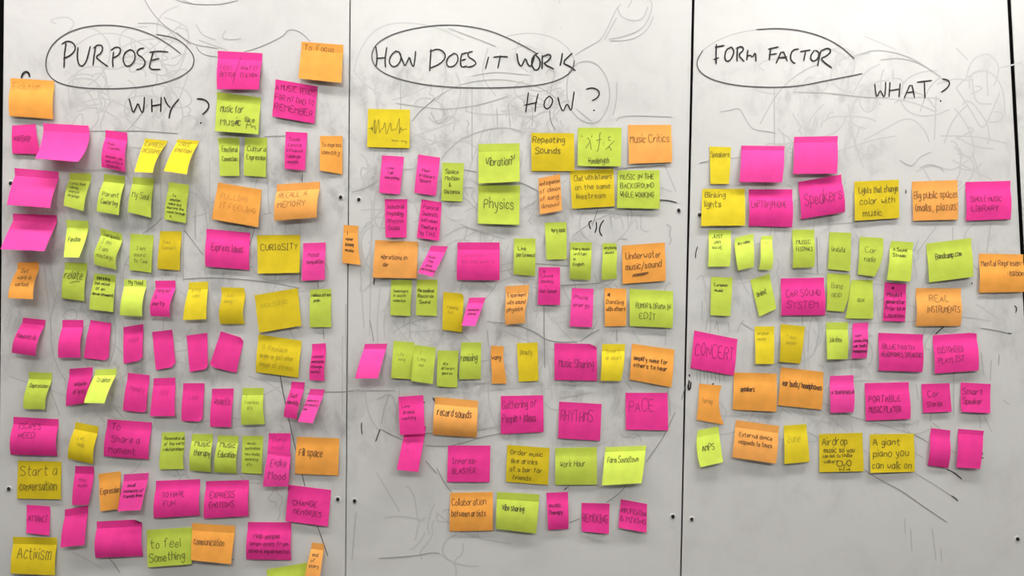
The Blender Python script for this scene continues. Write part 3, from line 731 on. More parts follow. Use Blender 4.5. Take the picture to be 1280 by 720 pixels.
GA, GB, GC = 'sticky notes under PURPOSE', 'sticky notes under HOW DOES IT WORK', 'sticky notes under FORM FACTOR'
F = dict
NOTES_A = [
 # top of the left board
 ('o', (13,97.5,67.5,101,67,149,12,145), 5, 4, 'Evolution', F(ink='f', box=(.06,.1,.68,.34)), 'orange square note with faint word Evolution, high beside the left edge'),
 ('p', (272,63.5,328,66.5,324,112,271.5,111.5), 7, 8, 'FEEL|BETTER', F(box=(.07,.34,.42,.72), more=[('WHAT IT|IS & HOW', (.54,.34,.94,.72))], draw=[[(.52,.14),(.38,.86)]]), 'pink square note split by a slash, above the lime Music for Music note'),
 ('g', (271,115,326,122,323,168,269,164), 4, 8, 'Music for|Music', F(ink='m', w=.95, box=(.1,.22,.62,.9), draw=[[(.72,.88),(.72,.72),(.76,.8),(.82,.72),(.84,.86),(.9,.76),(.94,.88)]], more=[('#', (.44,.6,.64,.88)), ('(like', (.66,.56,.9,.74))]), 'lime square note reading Music for Music with a scribbled-out word'),
 ('o', (377,52,429,56,427,104,373,98), 5, 9, 'To  Focus', F(ink='m', w=.55, box=(.08,.06,.78,.26)), 'orange square note near the top with faint words To Focus'),
 ('p', (344.5,99,397,108,393,154.5,340.5,145.5), 2, 3, "A MUSIC TENDS|FOR MY DAD TO|REMEMBER", F(box=(.03,.05,.96,.86), w=.75), 'tilted pink square note ending in the word REMEMBER'),
 # first row
 ('p', (15,157,44,155,51,193,16,192), 2, 2, 'WORSHIP', F(box=(.1,.36,.75,.62), cr=.05), 'small pink note reading WORSHIP, half behind a big blank pink note'),
 ('P', (54,154,110.5,157,98,202.5,44,198), 9, 27, '', F(z0=4, rm=3), 'blank pink note curling out, uppermost of three big blanks at left'),
 ('p', (132,162.5,159,166,157,215,127.5,209), 9, 8, 'Music|Express||emotion you|can write in|intensity', F(box=(.16,.28,.98,.98), w=.6), 'narrow pink note with five small lines, left of the curled yellow strips'),
 ('Y', (181,173,210,176,191.5,216,168,215), 14, 30, 'EXPRESS|DESIGNS', F(ink='m', box=(.08,.06,.95,.44), lm=-1, rm=-4, cr=.1), 'curled yellow strip reading EXPRESS DESIGNS, left one of the curled pair'),
 ('Y', (222,174,249,176,234,218,205,214), 14, 28, 'FREE|EMOTION', F(ink='m', box=(.12,.06,.9,.42), lm=-1, rm=-3, cr=.1), 'curled yellow strip reading FREE EMOTION, right one of the curled pair'),
 ('g', (272,172.5,299,172,299.5,220,275,220), 3, 4, 'Emotional|Connection', F(box=(.14,.18,.9,.66), lm=1), 'narrow lime note reading Emotional Connection under the Music for Music note'),
 ('g', (306,172,334,172.5,332.5,221.5,305,219.5), 3, 3, 'Cultural|Expression', F(box=(.12,.18,.98,.62), w=.8), 'narrow lime note reading Cultural Expression'),
 ('p', (357,164.5,384,166,381.5,213,356,211), 5, 5, 'Social|Control|influence|feelings|moods', F(box=(.1,.12,.85,.88)), 'narrow pink note reading Social Control with three bold lines below'),
 ('o', (400,170,428,170,428,218,400,213), 2, 1, 'To express|identity', F(box=(.08,.14,.95,.56), bl=5), 'narrow orange note reading To express identity, lower left corner lifted'),
 # second row
 ('P', (18,210,73,214.5,63,260,9,256), 16, 28, '', F(), 'blank pink note curling out, middle one of three big blanks at left'),
 ('g', (87,216,114,217,105,264,80,257), 11, 15, 'Lyrics that|tell my|story in|language', F(box=(.1,.24,.85,.72), w=.55), 'narrow lime note with four thin lines beside the middle big blank pink note'),
 ('g', (130,217.5,156,220,149,269,121,264), 12, 15, 'Parent|Comforting', F(box=(.15,.42,.9,.82)), 'narrow lime note reading Parent Comforting'),
 ('g', (166,221,192,223,189,272,160,265), 7, 9, 'My Soul', F(box=(.12,.4,.85,.62)), 'narrow lime note with the two words My Soul'),
 ('g', (211,227.5,236,231,232.5,279,206,274), 6, 6, "I'm|emotion|make and|improve the|world through|it", F(box=(.1,.28,.95,.95), w=.75), 'narrow lime note with six crowded lines under the right curled yellow strip'),
 ('o', (272.5,228,327,237,323,284,265,274), 4, 6, 'PULLING|IT FEELING', F(ink='f', box=(.1,.22,.95,.7)), 'tilted orange note with faded capitals, left of the RECALL A MEMORY note'),
 ('O', (346,230.5,400,227,396,272,343,276), 12, 12, 'RECALL  A|MEMORY', F(box=(.08,.18,.72,.72)), 'orange square note reading RECALL A MEMORY'),
 # third row
 ('P', (16,267,71,269,56,314,1,311.5), 20, 38, '', F(), 'blank pink note curling out, lowest of three big blanks at left'),
 ('G', (82.5,275,110,276,99,322,80,321.5), 10, 20, 'Fandom', F(box=(.15,.4,.75,.62), rm=2), 'narrow lime note with the single word Fandom, its right side folding forward'),
 ('g', (125,285,152,292,146,337,119,331), 10, 10, 'Therapeutic|I am|I am|nostalgic', F(ink='m', w=.5, box=(.12,.04,.9,.8), wave=1.5), 'wavy narrow lime note with four thin lines, right of the Fandom note'),
 ('g', (163,292,192,294,189.5,341,162,337.5), 2, 2, 'I AM|sound|to feel', F(ink='m', w=.5, box=(.2,.3,.88,.8)), 'flat dull lime note with three faded lines, left of the flat mustard strip'),
 ('y', (200,289,227,289,225,338,197,336), 3, 3, 'Soul|Connect', F(ink='f', box=(.15,.2,.8,.5)), 'flat mustard strip with two faded lines between Express Ideas and a lime note'),
 ('p', (258,286,312.5,291,312,337.5,257,333), 5, 3, 'Express Ideas', F(box=(.14,.26,.86,.62), w=.85), 'wide pink note reading Express Ideas'),
 ('y', (321,294,375,293.5,374.5,341,322.5,342), 2, 5, 'CURIOSITY', F(box=(.08,.22,.94,.44), w=.95), 'mustard square note reading CURIOSITY in capitals'),
 ('P', (379,304,407,303,406,349.5,377.5,351), 4, 5, 'Mood|Manipulation', F(box=(.18,.22,.94,.6)), 'narrow pink note reading Mood Manipulation beside CURIOSITY'),
 ('o', (429.5,281,448,282.5,451,331,428,328.5), 3, 3, 'I|never|listening|music', F(ink='k', box=(.18,.14,.7,.72), rm=-2, br=8), 'slim orange strip stuck across the seam of left and middle panels'),
 # fourth row
 ('o', (22,328,48,327.5,42,374,10,372.5), 17, 24, 'Get|work a|workout', F(box=(.2,.14,.78,.7), w=.75), 'narrow orange note reading Get work a workout at the left edge'),
 ('g', (81,328,109,329,106,376.5,77.5,372.5), 7, 7, 'relate', F(box=(.06,.2,.85,.5), w=.95, draw=[[(.35,.56),(.6,.5),(.78,.5)]]), 'lime note with underlined word relate'),
 ('g', (117.5,341.5,144.5,344,141.5,390,112,386.5), 5, 7, 'Defining|the mood|of an|environment', F(ink='k', box=(.08,.04,.98,.62), w=.8), 'lime note reading Defining the mood of an environment'),
 ('G', (155,349,183,350,178,395.5,150,394), 10, 10, 'My Mood', F(ink='m', box=(.2,.0,.85,.16), lm=1), 'bright lime note with tiny writing at its top edge, left of a wavy pink strip'),
 ('p', (194,351,219,350.5,213,396,189,395), 12, 12, 'Hang out|&|party', F(box=(.1,.18,.8,.72), wave=1, w=.75), 'wavy pink strip reading Hang out and party'),
 ('Y', (236.5,353,260,352,258,399,229,400), 7, 9, 'bring|calm', F(ink='f', box=(.2,.14,.85,.44)), 'yellow strip flaring to the lower left, left one of two under Express Ideas'),
 ('y', (276,359,305,360,306,405,276,405), 6, 4, 'Just|living', F(ink='f', box=(.15,.14,.6,.46), wave=1.2), 'yellow strip with wavy right edge, left of the Nostalgic note'),
 ('y', (318,369,372,360,377,407,324,416), 3, 5, 'Nostalgic', F(ink='f', box=(.12,.2,.75,.42)), 'large mustard note tilted anticlockwise with faint word Nostalgic under CURIOSITY'),
 ('g', (387.5,362,414,361,414,409,387.5,409), 3, 3, 'reduce stress|pain', F(ink='k', box=(.08,.08,.98,.36), w=.6), 'narrow lime note reading reduce stress beside the Nostalgic note'),
 # fifth row
 ('p', (29,397,57,400,45,445,15,441), 14, 14, 'Memories do', F(box=(.08,.38,.9,.6), cr=.16), 'curled pink note with one dashed line of writing, leftmost of its row'),
 ('p', (78,400,104,400,101,447,73,447), 9, 9, '', F(), 'blank pink strip, second from left in the row above the Depression note'),
 ('p', (113,400,139,404,136,451,105,447.5), 3, 3, '', F(cr=.08, ch={'br':2}), 'blank pink strip widening downwards, third from left above the To dance note'),
 ('p', (154,409,179,405,179,450,155,454.5), 4, 5, 'Hope', F(ink='f', box=(.3,.32,.8,.5), ch={'br':2.5}), 'pink strip directly below the bright lime tiny-writing note, its top edge slanted'),
 ('p', (190,415,215,412,220,458,195,462.5), 2, 4, '', F(ch={'br':3}), 'blank pink strip leaning clockwise below the wavy Hang out and party strip'),
 ('p', (233,419.5,259,416,260,461,237.5,465), 2, 4, '', F(ch={'br':1.5}), 'blank pink strip below the left flaring yellow strip'),
 ('p', (276,414,305,423,296,466,262,458), 3, 4, '', F(ch={'tr':1.5,'bl':2}), 'broad pink note leaning to lower left, left of the faded mustard anger note'),
 ('y', (323,418,377,426,373,472,320,465), 4, 3, 'O Replace|anger or just other|image of stress', F(ink='f', box=(.08,.2,.86,.86)), 'large mustard note with three faded lines below the Nostalgic note'),
 ('p', (390,430,407,429,406,476,387,475), 5, 5, 'without|emotional|change|music)', F(ink='k', box=(.08,.28,.9,.82), w=.6, wave=.6), 'slim pink strip with four bold lines right of the faded mustard anger note'),
 # sixth row
 ('g', (36,465,65,466,57,511.5,30,511), 7, 7, 'Depression|.', F(ink='m', w=.8, box=(.12,.26,.95,.62), wave=.8), 'wavy lime note reading Depression'),
 ('p', (87,461,116,459,110,503,83,507.5), 5, 5, "Anticipation|of lyrics", F(box=(.3,.3,.85,.75)), 'pink note partly covered by the bright lime To dance note'),
 ('G', (119,462,146,461,131,504,105,503.5), 16, 26, 'To dance', F(z0=5, box=(.2,.24,.85,.42)), 'bright lime curled note reading To dance over a pink one'),
 ('p', (160,466,187,469,183,516,154,513), 4, 4, 'Memory', F(ink='f', box=(.2,.3,.85,.5), ch={'br':1.5}), 'pink strip with one faded word, directly right of the To dance note'),
 ('p', (192,473,219,472,219,520,188,520), 5, 7, 'Joy', F(ink='f', box=(.3,.26,.7,.48)), 'pink strip with faded word, second one right of the To dance note'),
 ('p', (229,479,255.5,479,253,527,227,526), 3, 3, 'Love', F(ink='f', box=(.3,.26,.75,.48), br=6, ch={'br':2}), 'pink strip just left of the WORKED note'),
 ('p', (265,486,292,485.5,289,534,263,533), 5, 5, 'WORKED', F(box=(.14,.26,.9,.46)), 'pink strip reading WORKED'),
 ('g', (303,485,329.5,485,331.5,530,302,531), 7, 6, 'I|Fearless|life', F(ink='f', box=(.16,.14,.8,.62), rm=-1), 'lime note with three faded words, right of the WORKED strip'),
 ('p', (364.5,477,381,478,371,524,355,521), 11, 11, 'Self|identify', F(ink='k', box=(.1,.3,.9,.64), w=.7, wave=.5), 'left one of two slim curled pink strips above the Fill space note'),
 ('P', (388,486,406,487,391,529,372.5,527), 13, 24, 'memory|promote|me', F(ink='k', box=(.06,.28,.9,.68), w=.7), 'right one of two slim curled pink strips above the Fill space note'),
 # seventh row
 ('p', (17,521,73,524,72,570,14,568), 7, 3, "ESCAPE'S|NEED", F(box=(.14,.1,.62,.58), w=.8), 'wide pink note at the left edge reading ESCAPES NEED'),
 ('y', (94.5,527.5,123,533,117,580,85,573), 9, 6, 'Let|Help', F(ink='f', box=(.25,.3,.75,.62)), 'mustard note with two faded words beside the To Share a Moment note'),
 ('p', (134.5,524,190,528,186,574,130,570), 5, 3, 'To|Share a|Moment', F(box=(.1,.04,.9,.94), w=.85), 'wide pink note reading To Share a Moment'),
 ('g', (202,541,230.5,540,230,586,200,587), 2, 2, 'Resonate all|of the world|relationships', F(box=(.12,.08,.98,.52), wave=.8, w=.75), 'lime note with three dense lines, directly right of To Share a Moment'),
 ('g', (240,542.5,266,542.5,264,590,237.5,588), 8, 5, 'Music|therapy', F(box=(.18,.12,.95,.62), w=.95), 'lime note reading Music therapy'),
 ('g', (272.5,544,298,545,296,592,268,590), 8, 5, 'Music|Education', F(box=(.14,.12,.95,.62), w=.95), 'lime note reading Music Education'),
 ('g', (303,545,329,545,327.5,592.5,302.5,591), 2, 2, 'music|motivates|new music|meaning|etc', F(ink='m', w=.5, box=(.16,.12,.88,.82)), 'flat lime note with five faded lines, left of the Evoke Mood note'),
 ('p', (336,541.5,363,541.5,363,586,334,586), 4, 4, 'Change|mood', F(ink='f', box=(.18,.08,.8,.5)), 'pink note with faded writing, upper one overlapped by Evoke Mood'),
 ('P', (335,563,363.5,567,361,608,329,608), 7, 8, 'Evoke|Mood', F(z0=5, box=(.18,.12,.85,.86), w=.8, cr=.1), 'pink note reading Evoke Mood overlapping another pink note'),
 ('o', (371,546,424,548,423,594.5,369,592), 3, 2, 'Fill space', F(ink='m', w=1.0, box=(.08,.28,.62,.56)), 'orange square note reading Fill space'),
 # eighth row
 ('y', (22.5,576,76.5,577,77,624,21.5,623), 1.5, 1.5, 'Start a|conversation', F(box=(.06,.06,.9,.86), w=.95), 'mustard square note reading Start a conversation'),
 ('p', (94,582.5,117,583,111,631,90.5,631), 6, 7, 'this|music', F(ink='m', w=.5, box=(.2,.28,.85,.56), rm=2), 'slim pink strip with faint small lines between Start a conversation and Expression'),
 ('o', (123,592.5,151,589,150,636,126,639), 4, 4, 'Expression', F(box=(.06,.3,1,.62), w=.9, bl=6), 'orange note reading Expression, partly under a small pink note'),
 ('P', (155,593,186,591,176,637.5,147,639), 6, 12, 'small|moments of|friends lives', F(z0=5, ink='k', box=(.12,.24,.92,.68), w=.7), 'pink note reading small moments of friends lives over the orange Expression note'),
 ('p', (195,601,250,599,250,644,192.5,647.5), 6, 4, 'TO HAVE|FUN', F(box=(.18,.26,.66,.74), w=.8), 'wide pink note reading TO HAVE FUN'),
 ('p', (257.5,601.5,311,600,311,645,255,648), 6, 4, 'EXPRESS|EMOTIONS', F(box=(.12,.24,.68,.76), w=.8), 'wide pink note reading EXPRESS EMOTIONS'),
 ('p', (361,606,414,612.5,410,658,357,651), 2, 3, 'CHANGE|  MEMORIES', F(box=(.08,.34,.82,.82), w=.9), 'wide pink note reading CHANGE MEMORIES, below the orange Fill space note'),
 # bottom rows
 ('p', (33,631,62.5,633,62,669,33,666), 2, 5, 'ATTRACT', F(box=(.08,.34,.9,.62), w=.8), 'small pink note reading ATTRACT above the Activism note'),
 ('p', (81,637,110,632,106,681,76,684), 8, 12, '', F(), 'blank pink note right of ATTRACT, lower half bent forward'),
 ('y', (16,671,71,672,69,719,14,716.5), 6, 8, 'Activism', F(box=(.14,.22,.9,.66), w=1.0), 'mustard square note reading Activism in the lower left corner'),
 ('p', (121,652,177,649,179,695,120,697), 7, 4, '', F(ch={'tr':6}), 'wide blank pink note with folded upper right corner beside the to feel Something note'),
 ('g', (183,662.5,240,659,240,705,185,709), 3, 5, 'to feel|Something', F(box=(.04,.2,.84,.94), w=.9), 'lime square note reading to feel Something'),
 ('o', (240,654,294,657.5,289,705,239,700), 5, 8, 'communication', F(z0=2, box=(.06,.36,.78,.62), w=.8), 'orange square note reading communication at the bottom'),
 ('p', (310,652.5,364,653,364,700,308,699), 5, 3, 'Help people|(even ones from|severe impairments)', F(box=(.06,.26,.96,.84), w=.85), 'wide pink note reading Help people with three lines'),
 ('g', (333,712,385,703,386,752,337,760), 4, 5, '', F(cr=.14), 'lime note cut off by the bottom edge of the picture'),
 ('O', (390,678,405,680,400,724,381,722), 9, 14, 'end|of|story', F(z0=6, ink='k', box=(.14,.26,.82,.72), w=.6), 'slim orange strip over the cut-off lime note at the bottom'),
]
NOTES_B = [
 ('Y', (460,136,512.5,137,512,185.5,459,184), 1, 1, '', F(w=.6, draw=[
   [(.03,.52),(.1,.5),(.13,.55),(.15,.4),(.17,.22),(.19,.72),(.23,.45),(.27,.2),(.28,.68),(.33,.5),(.37,.54),(.41,.28),(.45,.72),(.5,.5),(.55,.3),(.57,.6),(.62,.5),(.68,.55),(.72,.35),(.76,.18),(.75,.72),(.79,.42),(.82,.58),(.86,.5),(.94,.52)],
   [(.09,.46),(.1,.58),(.12,.46),(.13,.6)], [(.18,.3),(.17,.66)], [(.58,.78),(.6,.84),(.63,.78),(.66,.84),(.7,.8),(.74,.83)], [(.8,.8),(.83,.85),(.86,.8),(.9,.84),(.93,.82),(.92,.9)]]),
   'yellow square note with a jagged sound wave drawing, highest under HOW DOES IT WORK'),
 ('P', (477.5,194,505,196,500,243,474,241), 4, 5, 'Love|Talk|everything', F(box=(.22,.26,.88,.64)), 'pink strip reading Love Talk everything under the sound wave note'),
 ('P', (523,193,550,197,545,245,518,241), 4, 4, 'Fiber|producers|Spoon)', F(box=(.14,.32,.86,.72)), 'pink strip reading Fiber producers'),
 ('g', (553,203,580,204,578,252,552,251), 2, 2, 'Space|Motion|&|Distance', F(box=(.14,.14,.86,.84), w=.85), 'lime strip reading Space Motion and Distance'),
 ('P', (598,180,649.5,179,649.5,227,598,229.5), 3, 7, 'Vibration', F(box=(.18,.34,.8,.62), w=1.0, draw=[[(.78,.36),(.82,.3),(.81,.38),(.84,.36),(.81,.44)], [(.88,.28),(.86,.42)]]), 'x'),
 ('g', (598,231,650,232,649,281,597.5,279.5), 2, 6, 'Physics', F(box=(.14,.32,.86,.68), w=1.05), 'lime square note reading Physics'),
 ('y', (664,166,717.5,166.5,718,214,664.5,214), 2, 1, 'Repeating|Sounds', F(box=(.03,.03,.78,.6), w=1.0), 'mustard square note reading Repeating Sounds'),
 ('g', (722.5,159.5,777,159.5,776,208,722,207.5), 3, 5, '|||Wavelength', F(w=.75, box=(.24,.0,.72,.98), draw=[
   [(.08,.2),(.1,.25)], [(.33,.2),(.31,.25)], [(.2,.28),(.25,.28),(.28,.36),(.31,.58)], [(.26,.4),(.18,.54)], [(.54,.14),(.5,.14),(.5,.35),(.47,.6),(.43,.62)], [(.42,.34),(.54,.3)],
   [(.58,.4),(.6,.4)], [(.58,.46),(.6,.46)], [(.76,.24),(.7,.24),(.7,.34),(.76,.33)], [(.84,.34),(.64,.58)], [(.7,.5),(.74,.52),(.78,.6)]]), 'lime square note with a wavelength formula in large symbols'),
 ('O', (785,156,839,156,840,203,786,205), 1.5, 1.5, 'Music Critics', F(box=(.04,.24,.94,.52), w=.75), 'orange square note reading Music Critics'),
 ('O', (673,223,700,217.5,702.5,263,675,268), 4, 7, 'Anticipation|of climax|of song|(known)', F(box=(.04,.06,.98,.9), w=.7), 'tilted narrow orange note reading Anticipation of climax of song'),
 ('y', (712.5,213,767,211,768,258,715,261), 3, 3, 'Chat with listeners|on the same|livestream', F(box=(.08,.1,.95,.8), w=.75), 'mustard square note reading Chat with listeners on the same livestream'),
 ('g', (772,213,824.5,212.5,824.5,261,771,260), 3, 4, 'MUSIC IN THE|BACKGROUND|WHILE WORKING', F(box=(.07,.06,.86,.76), w=.75), 'lime square note reading MUSIC IN THE BACKGROUND WHILE WORKING'),
 ('p', (481,249,509,249,508,297,482,297), 2, 3, 'Industrial|Psychology|Rhythm|Goals', F(box=(.1,.1,.85,.84)), 'pink strip reading Industrial Psychology'),
 ('p', (527,249,552,253,549,301,521,297), 2, 4, 'Political|Constructs|between|theaters|by T.H.E.', F(box=(.12,.1,.86,.94)), 'pink strip reading Political Constructs'),
 ('O', (469,300,522.5,302,521,348,466,347), 3, 4, 'vibrations in|air', F(box=(.16,.34,.76,.74), w=.85), 'orange square note reading vibrations in air'),
 ('P', (539,307,560,308,541,346,522.5,341), 13, 24, 'Music|Day|gone|performance', F(z0=2, ink='k', box=(.08,.32,.98,.9), w=.6), 'small curled pink note leaning left beside the vibrations in air note'),
 ('p', (572,303,624.5,303,624.5,350.5,571,350), 7, 5, 'Connection with|how that went to', F(ink='f', box=(.1,.26,.88,.58)), 'wide pink note with two faint lines, below the Physics note'),
 ('g', (642.5,298,669.5,298,669,345,642,343), 5, 3, 'Live|performance', F(box=(.14,.18,.98,.54), w=.9), 'lime strip reading Live performance'),
 ('g', (681,278.5,708,277.5,708,324,683,324.5), 3, 3, 'Very sonic', F(box=(.28,.14,.95,.3), w=.8), 'flat lime strip reading Very sonic, under the Anticipation note'),
 ('g', (713,303,740,303,738,350,712,349), 7, 5, 'Very much|written|in|English', F(box=(.12,.1,.9,.66), w=.8), 'lime strip with four lines, left one of two left of the Underwater note'),
 ('g', (753,304,770.5,304,771,348,752.5,350), 6, 5, 'anything|almost', F(box=(.1,.06,.95,.32), w=.7, wave=.6), 'slim wavy lime strip touching the left side of the Underwater note'),
 ('o', (777.5,307,831,303,832,351,778,355), 2, 2, 'Underwater|music/sound|', F(box=(.08,.14,.9,.98), w=.95, draw=[[(.22,.84),(.3,.74),(.26,.86),(.36,.74),(.32,.86),(.42,.74),(.4,.84),(.5,.73),(.46,.84),(.56,.73),(.52,.82),(.62,.72),(.56,.8),(.3,.82),(.6,.76),(.24,.8),(.5,.8)], [(.24,.78),(.6,.74)]]), 'orange square note reading Underwater music/sound with a scribble'),
 ('g', (489,350,515,350,513,395,488,394), 3, 4, 'Somewhere|in south|America', F(box=(.12,.24,.84,.64)), 'lime strip hanging under the vibrations in air note, left one'),
 ('g', (521,349.5,547,349.5,546,395,520,394), 2, 2, 'Personalized|Records|Sound', F(box=(.08,.22,.82,.7), w=.8), 'lime strip reading Personalized Records Sound'),
 ('y', (554,365,580,367,577.5,415.5,553,412), 3, 3, 'Feeling|Out', F(ink='f', box=(.2,.32,.8,.58), ch={'tr':1.2}), 'mustard strip with two faded words, behind a small curled pink note'),
 ('P', (586.5,372,607,372,594,407.5,577,407), 9, 20, 'someone|please', F(z0=3, ink='k', box=(.1,.36,.95,.64), w=.7), 'small curled pink note overlapping the mustard Feeling Out strip'),
 ('O', (631.5,358,661.5,356,656.5,403.5,632,406), 8, 7, 'Experiment|with sound|physics', F(box=(.08,.14,.92,.7), w=.85, rm=-1, wave=.8), 'orange note reading Experiment with sound physics'),
 ('p', (673.5,334,700,334,700,381,672,381), 4, 3, 'is|Cultural|Identity|+|Host Speech', F(box=(.06,.04,.84,.7)), 'pink strip reading Cultural Identity under the Very sonic strip'),
 ('P', (715,360,742,361,740,409,712,408), 5, 5, 'Phone|energy', F(box=(.1,.14,.84,.52)), 'pink strip reading Phone energy'),
 ('o', (755.5,360,783,361,782.5,407.5,756,408), 3, 2, '#|Dancing|with others', F(box=(.06,.06,.94,.64), w=.75), 'orange strip reading Dancing with others under a scribble'),
 ('g', (787,361,841.5,364,840.5,410,787,407.5), 4, 3, 'RUMOR & DRAMA IN|EDIT', F(box=(.14,.28,.94,.84), w=.75), 'wide lime note with capitals below the Underwater note'),
 ('P', (456,430,484,429.5,472.5,473,444,473), 17, 26, '', F(cr=.16), 'blank pink note curling out near the seam, left of the overlapping lime pair'),
 ('g', (492,426,518,428,516,474,489,472.5), 3, 3, 'Life|song', F(ink='f', w=.8, box=(.24,.28,.75,.54)), 'left one of two overlapping lime notes under HOW DOES IT WORK'),
 ('g', (518,431,545,434.5,541,480,514,476), 3, 5, 'I|Love|me', F(ink='f', w=.8, z0=4.5, box=(.2,.12,.8,.6)), 'right one of two overlapping lime notes under HOW DOES IT WORK'),
 ('g', (547,438,573,438.5,571.5,484.5,546,483), 2, 2, 'life|different|genres', F(box=(.2,.3,.85,.68), w=.6), 'lime strip just left of the remixing note'),
 ('g', (576.5,428,601.5,428,601,474,574,474), 4, 2, 'remixing', F(box=(.02,.26,.82,.56), w=.9), 'lime strip reading remixing in small letters'),
 ('o', (614,432,630,433,633,479.5,614.5,479.5), 3, 3, 'wavy', F(ink='k', box=(.06,.22,.8,.4), rm=-1.5, wave=-.6), 'slim torn orange strip with one bold word, right of the remixing note'),
 ('y', (646,429,672,428,673,476,648.5,477), 1.5, 1.5, 'Beauty', F(ink='m', w=.45, box=(.14,.16,.72,.34)), 'mustard strip with one faint word, left of the Music Sharing note'),
 ('p', (693,429,746,430,746,476,693,475), 3, 2, 'Music Sharing', F(box=(.1,.3,.92,.72), w=.85, ch={'tr':2.5}), 'wide pink note reading Music Sharing'),
 ('Y', (753,430,781.5,430,776,476,750.5,476), 7, 7, 'Smart|or smart', F(ink='f', box=(.18,.1,.86,.46), rm=1), 'yellow strip between Music Sharing and the orange amplify note'),
 ('o', (790,429.5,843,437,839,484,787,474.5), 4, 3, 'amplify noise for|others to hear', F(ink='k', box=(.06,.28,.86,.66), w=.85), 'tilted orange note reading amplify noise for others to hear'),
 ('p', (507,533,532.5,533,523,590,496,587), 12, 20, 'ar|is', F(ink='f', box=(.2,.3,.6,.6)), 'pink note hanging below and behind another pink note, left of record sounds'),
 ('p', (498,496,529,494,531.5,542,500,543.5), 5, 6, 'Love|drama|working', F(z0=4, box=(.1,.18,.75,.64)), 'pink note with small lines left of record sounds, upper one of two'),
 ('O', (544,496,597.5,501,596,547,541,543), 8, 3, 'record sounds', F(ink='k', box=(.08,.26,.86,.52), w=.9), 'orange square note reading record sounds'),
 ('p', (626,495,679,494,679.5,540,626,542.5), 3, 1.5, 'Gathering of|People + Ideas', F(box=(.04,.06,.82,.76), w=.85), 'wide pink note reading Gathering of People + Ideas'),
 ('p', (699,502,752,505,750,551,697.5,547.5), 2, 2, 'RHYTHMS', F(box=(.04,.18,.8,.58), w=.8), 'wide pink note reading RHYTHMS'),
 ('p', (782,491,834.5,491,835,538,782,537), 1.5, 1.5, 'PACE', F(box=(.08,.18,.66,.6), w=.7), 'pink square note reading PACE in thin capitals'),
 ('p', (560,557,613,557,612,602.5,559,602), 2, 2, 'Inverse-|BLASTER,', F(box=(.12,.28,.7,.82), w=.8), 'pink square note with two lines under record sounds'),
 ('y', (634,556,687,560,685,606,632.5,602), 2, 1.5, 'Order music|like drinks|at a bar for|friends', F(box=(.08,.08,.84,.96), w=.8), 'mustard note reading Order music like drinks at a bar for friends'),
 ('g', (694,560,746,559,746,606,694,606), 4, 3, 'Work Hour', F(box=(.12,.34,.72,.56), w=.75), 'lime square note reading Work Hour'),
 ('G', (757,559,808,557,802,604,752,606.5), 7, 11, 'Farm Soundtown', F(box=(.08,.22,.84,.46), w=.8, cr=.14), 'bright lime square note with a crease at its top and one line of writing'),
 ('o', (563,616,616,615,616,663,562,664), 4, 2, 'Collaboration|between artists', F(box=(.04,.1,.84,.66), w=.85), 'orange square note reading Collaboration between artists'),
 ('g', (621,615,674.5,618,670,667,620,661), 7, 7, 'Vibe sharing', F(ink='k', box=(.14,.3,.66,.52), w=.8), 'lime square note with curled foot between Collaboration and a slim pink strip'),
 ('p', (683,616,710,615,710.5,661,685,662), 5, 3, 'music|Therapy', F(ink='k', box=(.08,.24,.72,.62), w=.75), 'slim pink strip reading music Therapy'),
 ('p', (727,628.5,762,629.5,761,667,727,664), 2, 4, 'REMIXING', F(box=(.02,.28,.94,.76), w=.9), 'small pink square note reading REMIXING'),
 ('p', (776,624,809,630,808,665.5,773,659.5), 2, 5, 'AMPLIFICATION|& MIXING', F(box=(.04,.2,.96,.8), w=.8), 'tilted small pink note right of REMIXING'),
]
NOTES_B[4] = ('g',) + NOTES_B[4][1:6] + ('lime square note reading Vibration with small marks after it',)
